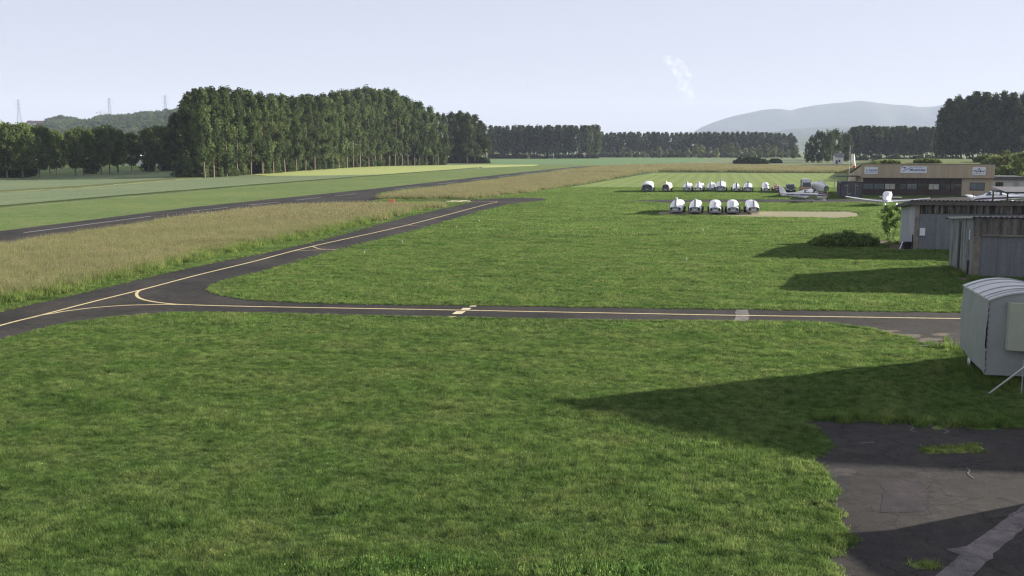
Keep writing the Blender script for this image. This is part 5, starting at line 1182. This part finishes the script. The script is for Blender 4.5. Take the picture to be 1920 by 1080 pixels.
m.build('lacing', M_dgrey, cv)
m = MB(); m.box(.25, W2 - .25, .2, LD + .6, .30, .42); m.build('chassis', M_black, cv)
for xx in (.18, W2 - .18):
    r_ = MB(); r_.tube((xx - .1, 2.6, .31), (xx + .1, 2.6, .31), .31, n=18); wh = r_.build('wheel', M_rub, cv); r_ = MB(); r_.tube((xx - .115, 2.6, .31), (xx - .09, 2.6, .31), .19, n=14); r_.build('rim', M_signw, wh)
m = MB(); m.tube((1.9, -.05, 0), (1.9, -.05, .45), .03); m.tube((1.5, .2, .02), (1.5, .2, .4), .03); m.tube((1.5, .2, .02), (1.5, .2, .06), .09); m.build('support_leg', M_steel, cv)
m = MB(); m.tube((.45, 3.4, .0), (.45, 3.4, .5), .035); m.build('support_leg', M_steel, cv)
a = G(1853, 739); b_ = D(1921, 30.4, 1.42)
o = MB(); o.tube((a[0], a[1], .0), (b_[0], b_[1], 1.40), .028, n=8); o.tube((b_[0], b_[1], 1.40), (b_[0] + .8, b_[1] + .2, 2.0), .028, n=8); tag(o.build('slanted_pole', M_signw), 'pale pole slanting up from the grass to the covered trailer', 'pole')
c = G(1915, 739); o = MB(); o.tube((c[0], c[1], 0), (c[0], c[1], 1.15), .022, n=8); tag(o.build('upright_prop', M_steel), 'thin upright prop beside the slanted pole', 'pole')
o = MB(); x, y = G(1782, 650); o.box(x - 1.6, x + .9, y - .03, y + .03, 0, .05); tag(o.build('timber_plank', M_pil), 'thin plank lying in the grass left of the covered trailer', 'plank')

# ---------------------------------------------------------------- small things on the field
for i, (px, py, col, h) in enumerate([(683, 476, M_blue, .42), (754, 457, M_greyp, .42), (1318, 436, M_signw, .4), (1287, 491, M_steel, .35), (856, 428, M_yel2, .3), (899, 417, M_signw, .3)]):
    x, y = G(px, py); h *= .6; r_ = empty('marker_post', (x, y, 0), 0, label=['blue-topped marker post in the grass nearest the diagonal taxiway', 'grey marker post farther along the diagonal taxiway', 'white marker post on the lawn below the front trailers', 'small metal marker post alone in the middle of the lawn', 'small yellowish marker peg by the far diagonal taxiway', 'small white marker peg by the far diagonal taxiway'][i], cat='marker', group='marker posts on the lawn')
    m = MB(); m.tube((0, 0, 0), (0, 0, h), .025, .02, 8); m.build('post', M_steel, r_); m = MB(); m.tube((0, 0, h), (0, 0, h + .09), .045, .035, 10); m.build('cap', col, r_)
x, y = G(734, 389); r_ = empty('marker_board', (x, y, 0), 0, label='orange marker board at the hay edge by the runway junction', cat='marker')
m = MB(); m.box(-.42, .42, -.05, .05, .60, 1.14); m.build('panel', M_orange, r_, bevel=.02)
for s in (-.3, .3): m = MB(); m.tube((s, 0, 0), (s, 0, .62), .03); m.build('leg', M_steel, r_)
for i, (px, py) in enumerate([(843, 378.4), (851, 377.8), (858, 378.6), (862, 378.0), (869, 377.5), (875, 378.0)]):
    x, y = G(px, py); o = MB(); o.loft([[(x - .5, y - .5, z1 * 3), (x + .5, y - .5, z1 * 3), (x + .55, y + .3, z1 * 3), (x - .45, y + .3, z1 * 3)], [(x - .46, y - .45, .09), (x + .46, y - .45, .09), (x + .5, y + .26, .13), (x - .4, y + .26, .13)]])
    tag(o.build('edge_slab', M_yel2), from_left(i, 'pale yellow slab lying where the far taxiways meet'), 'slab', 'pale yellow slabs at the taxiway junction')
# bird
b_ = D(990, 430, 34.0); r_ = empty('bird', b_, R(40), label='tiny dark bird high in the sky left of the cloud wisp', cat='bird')
m = MB(); m.loft([ell(yy, 0, 0, w_, h, 8) for yy, w_, h in ((-.22, .02, .02), (-.12, .07, .07), (.02, .09, .09), (.16, .05, .04), (.3, .08, .01))]); m.build('body', M_black, r_, smooth=True)
for s in (-1, 1): m = MB(); m.loft([[(s * xx, y0, z), (s * xx, y0 + c, z), (s * xx, y0 + c, z + .01), (s * xx, y0, z + .01)] for xx, y0, c, z in ((.02, -.08, .14, 0), (.22, -.12, .12, .07), (.48, 0, .03, .03))]); m.build('wing', M_black, r_)

# ---------------------------------------------------------------- far houses, barns, pylons, crane
M_hw = mat('white_render', (.66, .64, .60), .8, .08, .5); M_hy = mat('pale_yellow_render', (.55, .45, .30), .8, .08, .5); M_tile = mat('brown_roof_tiles', (.20, .11, .08), .85, .2, 2); M_slate = mat('grey_roof_tiles', (.16, .15, .15), .85, .2, 2)
def house(label, px, d, w_, dp, hw, hr, wm, rm, z=0, rz=0., cat='house', nwin=3, name='house'):
    x = (px - 960) / FPX * cp * d; r = empty(name, (x, d, z), rz, label=label, cat=cat, group=None)
    m = MB(); m.box(-w_ / 2, w_ / 2, 0, dp, -1.5, hw); m.add([(-w_ / 2, 0, hw), (-w_ / 2, dp, hw), (-w_ / 2, dp / 2, hw + hr * .97), (w_ / 2, 0, hw), (w_ / 2, dp, hw), (w_ / 2, dp / 2, hw + hr * .97)], [(0, 1, 2), (3, 5, 4)]); m.build('wall', wm, r)
    m = MB(); e = .5
    for s, ya, yb in ((0, -e, dp / 2), (1, dp + e, dp / 2)):
        za = hw - hr * e / (dp / 2); zb = hw + hr
        m.add([(-w_ / 2 - e, ya, za), (w_ / 2 + e, ya, za), (w_ / 2 + e, yb, zb), (-w_ / 2 - e, yb, zb), (-w_ / 2 - e, ya, za + .2), (w_ / 2 + e, ya, za + .2), (w_ / 2 + e, yb, zb + .2), (-w_ / 2 - e, yb, zb + .2)], [(0, 1, 2, 3), (4, 7, 6, 5), (0, 4, 5, 1), (1, 5, 6, 2), (3, 7, 4, 0)])
    rf = m.build('roof', rm, r)
    if cat == 'house': m = MB(); m.box(w_ * .2, w_ * .2 + .7, dp * .55, dp * .55 + .7, hw + hr * .5, hw + hr + .9); m.build('chimney', wm, rf)
    for i in range(nwin):
        xx = -w_ / 2 + w_ * (i + .5) / nwin; m = MB(); m.box(xx - .5, xx + .5, -.05, -.005, 1.0, 2.3)
        m.build('window', M_glass, r)
    m = MB(); m.box(-w_ * .45, -w_ * .45 + 1, -.06, -.006, 0, 2.1); m.build('door', M_brown, r)
    return r
house('long low white barn seen through the trees left of the grove', 325, 520, 50, 14, 3.2, 1.4, M_hw, M_lroof, cat='barn', name='barn', nwin=6)
house('white barn end glimpsed at the left foot of the grove', 364, 470, 10, 10, 3.4, 1.4, M_hw, M_hw, cat='barn', name='barn', nwin=2)
for i, (px, d, wm, rm) in enumerate([(56, 560, M_hw, M_tile), (78, 590, M_hw, M_slate), (94, 560, M_hw, M_tile), (121, 600, M_hy, M_tile), (139, 580, M_hw, M_slate), (153, 600, M_hy, M_tile), (184, 620, M_hw, M_tile), (247, 640, M_hw, M_slate)]):
    house(f'small {"yellow" if wm is M_hy else "white"} house, ' + from_left(i, 'of those glimpsed between the field trees'), px, d, 9, 8, 4.0, 2.6, wm, rm, rz=R(10 * (i % 3) - 10))
house('small white house beside the rounded tree clump', 1575, 560, 4.4, 4.5, 4.2, 1.7, M_hw, M_slate, rz=R(0), nwin=1)
rz_ = lambda px, d: float(ridge_z(np.array([(px - 960) / FPX * d]), np.array([float(d)]))[0])
for i, (px, w_) in enumerate(((78, 14), (67, 9), (57, 8))): house(f'{["wide", "small middle", "small left"][i]} farm building on the ridge skyline', px, 1890, w_, 10, 4, 4, M_hw if i else M_tile, M_tile, z=rz_(px, 1890), nwin=2)
def pylon(label, px, top, d, H):
    x = (px - 960) / FPX * cp * d; z0 = 8 + (280 - top) / FPX * d - H
    r = empty('pylon', (x, d, z0), R(12), label=label, cat='pylon', group='electricity pylons on the ridge')
    m = MB(); T = .16; lv = [(0, 4.2), (H * .25, 3.0), (H * .45, 2.1), (H * .62, 1.3), (H * .8, 1.0), (H * .97, .5), (H, .1)]
    for (za, a_), (zb, b__) in zip(lv[:-1], lv[1:]):
        C = [(-1, -1), (1, -1), (1, 1), (-1, 1)]
        for k, (cx, cy_) in enumerate(C):
            nx_, ny_ = C[(k + 1) % 4]
            m.tube((cx * a_, cy_ * a_, za), (cx * b__, cy_ * b__, zb), T * 1.5, n=4); m.tube((cx * a_, cy_ * a_, za), (nx_ * b__, ny_ * b__, zb), T, n=4); m.tube((cx * b__, cy_ * b__, zb), (nx_ * b__, ny_ * b__, zb), T, n=4)
    for cx in (-1, 1):
        for cy_ in (-1, 1): m.tube((cx * 4.2, cy_ * 4.2, -12), (cx * 4.2, cy_ * 4.2, 0), .2, n=4)
    m.build('lattice_mast', M_steel, r)
    for zf_, hw_ in ((.62, 5.0), (.78, 6.5), (.92, 4.5)):
        m = MB(); z = H * zf_
        for s in (-1, 1):
            m.tube((s * 1.0, -.5, z), (s * hw_, 0, z + .3), T, n=4); m.tube((s * 1.0, .5, z), (s * hw_, 0, z + .3), T, n=4); m.tube((s * .9, 0, z + 2.2), (s * hw_, 0, z + .4), T, n=4); m.tube((s * hw_, 0, z + .3), (s * hw_, 0, z - 1.6), T, n=4)
        m.build('cross_arm', M_steel, r)
pylon('leftmost electricity pylon on the ridge, near the left edge', 40, 188, 1960, 47)
pylon('middle electricity pylon behind the ridge trees', 209.5, 185.5, 1990, 42)
pylon('right electricity pylon on the ridge near the grove', 313.5, 181, 1990, 40)
d = 2050; x = (192 - 960) / FPX * cp * d; r_ = empty('tower_crane', (x, d, 8 + (280 - 226) / FPX * d), R(4), label='small tower crane on the ridge beside the middle pylon', cat='crane')
m = MB()
for cx, cy_ in ((-.7, -.7), (.7, -.7), (.7, .7), (-.7, .7)): m.tube((cx, cy_, -10), (cx, cy_, 17), .16, n=4)
for k in range(9): m.tube((-.7, -.7, k * 2), (.7, -.7, k * 2 + 2), .1, n=4)
m.tube((0, 0, 16), (0, 0, 19.5), .25, n=5); m.build('mast', M_steel, r_)
m = MB(); m.tube((-8, 0, 14.6), (13, 0, 14.6), .22, n=4); m.tube((-8, 0, 14.6), (0, 0, 19), .08, n=4); m.tube((9, 0, 14.6), (0, 0, 19), .08, n=4); m.build('jib', M_steel, r_)
m = MB(); m.box(-8, -6, -.6, .6, 13, 14.4); m.build('counterweight', M_pil, r_)

# ---------------------------------------------------------------- air: haze and one wisp of cloud
def volume_box(name, x0, x1, y0, y1, z0, z1_, dens, col, aniso=.3, kind='stuff', label=None):
    m = MB(); m.box(x0, x1, y0, y1, z0, z1_); mt = bpy.data.materials.new(name); mt.use_nodes = True; n = mt.node_tree
    n.nodes.remove(n.nodes['Principled BSDF']); v = n.nodes.new('ShaderNodeVolumePrincipled'); v.inputs['Density'].default_value = dens; v.inputs['Color'].default_value = (*col, 1); v.inputs['Anisotropy'].default_value = aniso
    n.links.new(v.outputs[0], n.nodes['Material Output'].inputs['Volume']); o = m.build(name, mt); return tag(o, label, kind=kind)
volume_box('haze', -13900, 13900, -400, 13900, -1, 640, HAZE, (.66, .76, .93), .0)

m = MB(); CD = 15200
cpath = [(1240, 110, 7), (1250, 116, 12), (1262, 124, 14), (1271, 138, 15), (1280, 152, 13), (1272, 160, 12), (1284, 172, 12), (1290, 188, 9), (1290, 200, 5)]
rings = []
for px, py, rr in cpath:
    k = CD / FPX; cx, cz = (px - 960) * k, 8 + (280 - py) * k
    rings.append([(cx + rr * k * math.cos(t), CD + rr * k * math.sin(t), cz + (rr * .5 * k) * math.sin(t + .8)) for t in [2 * math.pi * i / 14 for i in range(14)]])
m.loft(rings); mt = bpy.data.materials.new('cloud_vapour'); mt.use_nodes = True; n = mt.node_tree; n.nodes.remove(n.nodes['Principled BSDF'])
v = n.nodes.new('ShaderNodeVolumePrincipled'); v.inputs['Color'].default_value = (1, .98, .97, 1); v.inputs['Anisotropy'].default_value = .2
gn = n.nodes.new('ShaderNodeNewGeometry'); no = n.nodes.new('ShaderNodeTexNoise'); no.inputs['Scale'].default_value = .012; no.inputs['Detail'].default_value = 5; n.links.new(gn.outputs['Position'], no.inputs[0])
mr = n.nodes.new('ShaderNodeMapRange'); mr.inputs[1].default_value = .46; mr.inputs[2].default_value = .66; mr.inputs[3].default_value = 0; mr.inputs[4].default_value = .0022
n.links.new(no.outputs[0], mr.inputs[0]); n.links.new(mr.outputs[0], v.inputs['Density']); n.links.new(v.outputs[0], n.nodes['Material Output'].inputs['Volume'])
tag(m.build('cloud', mt), 'small wispy pale cloud in the sky left of the mountains', kind='stuff')
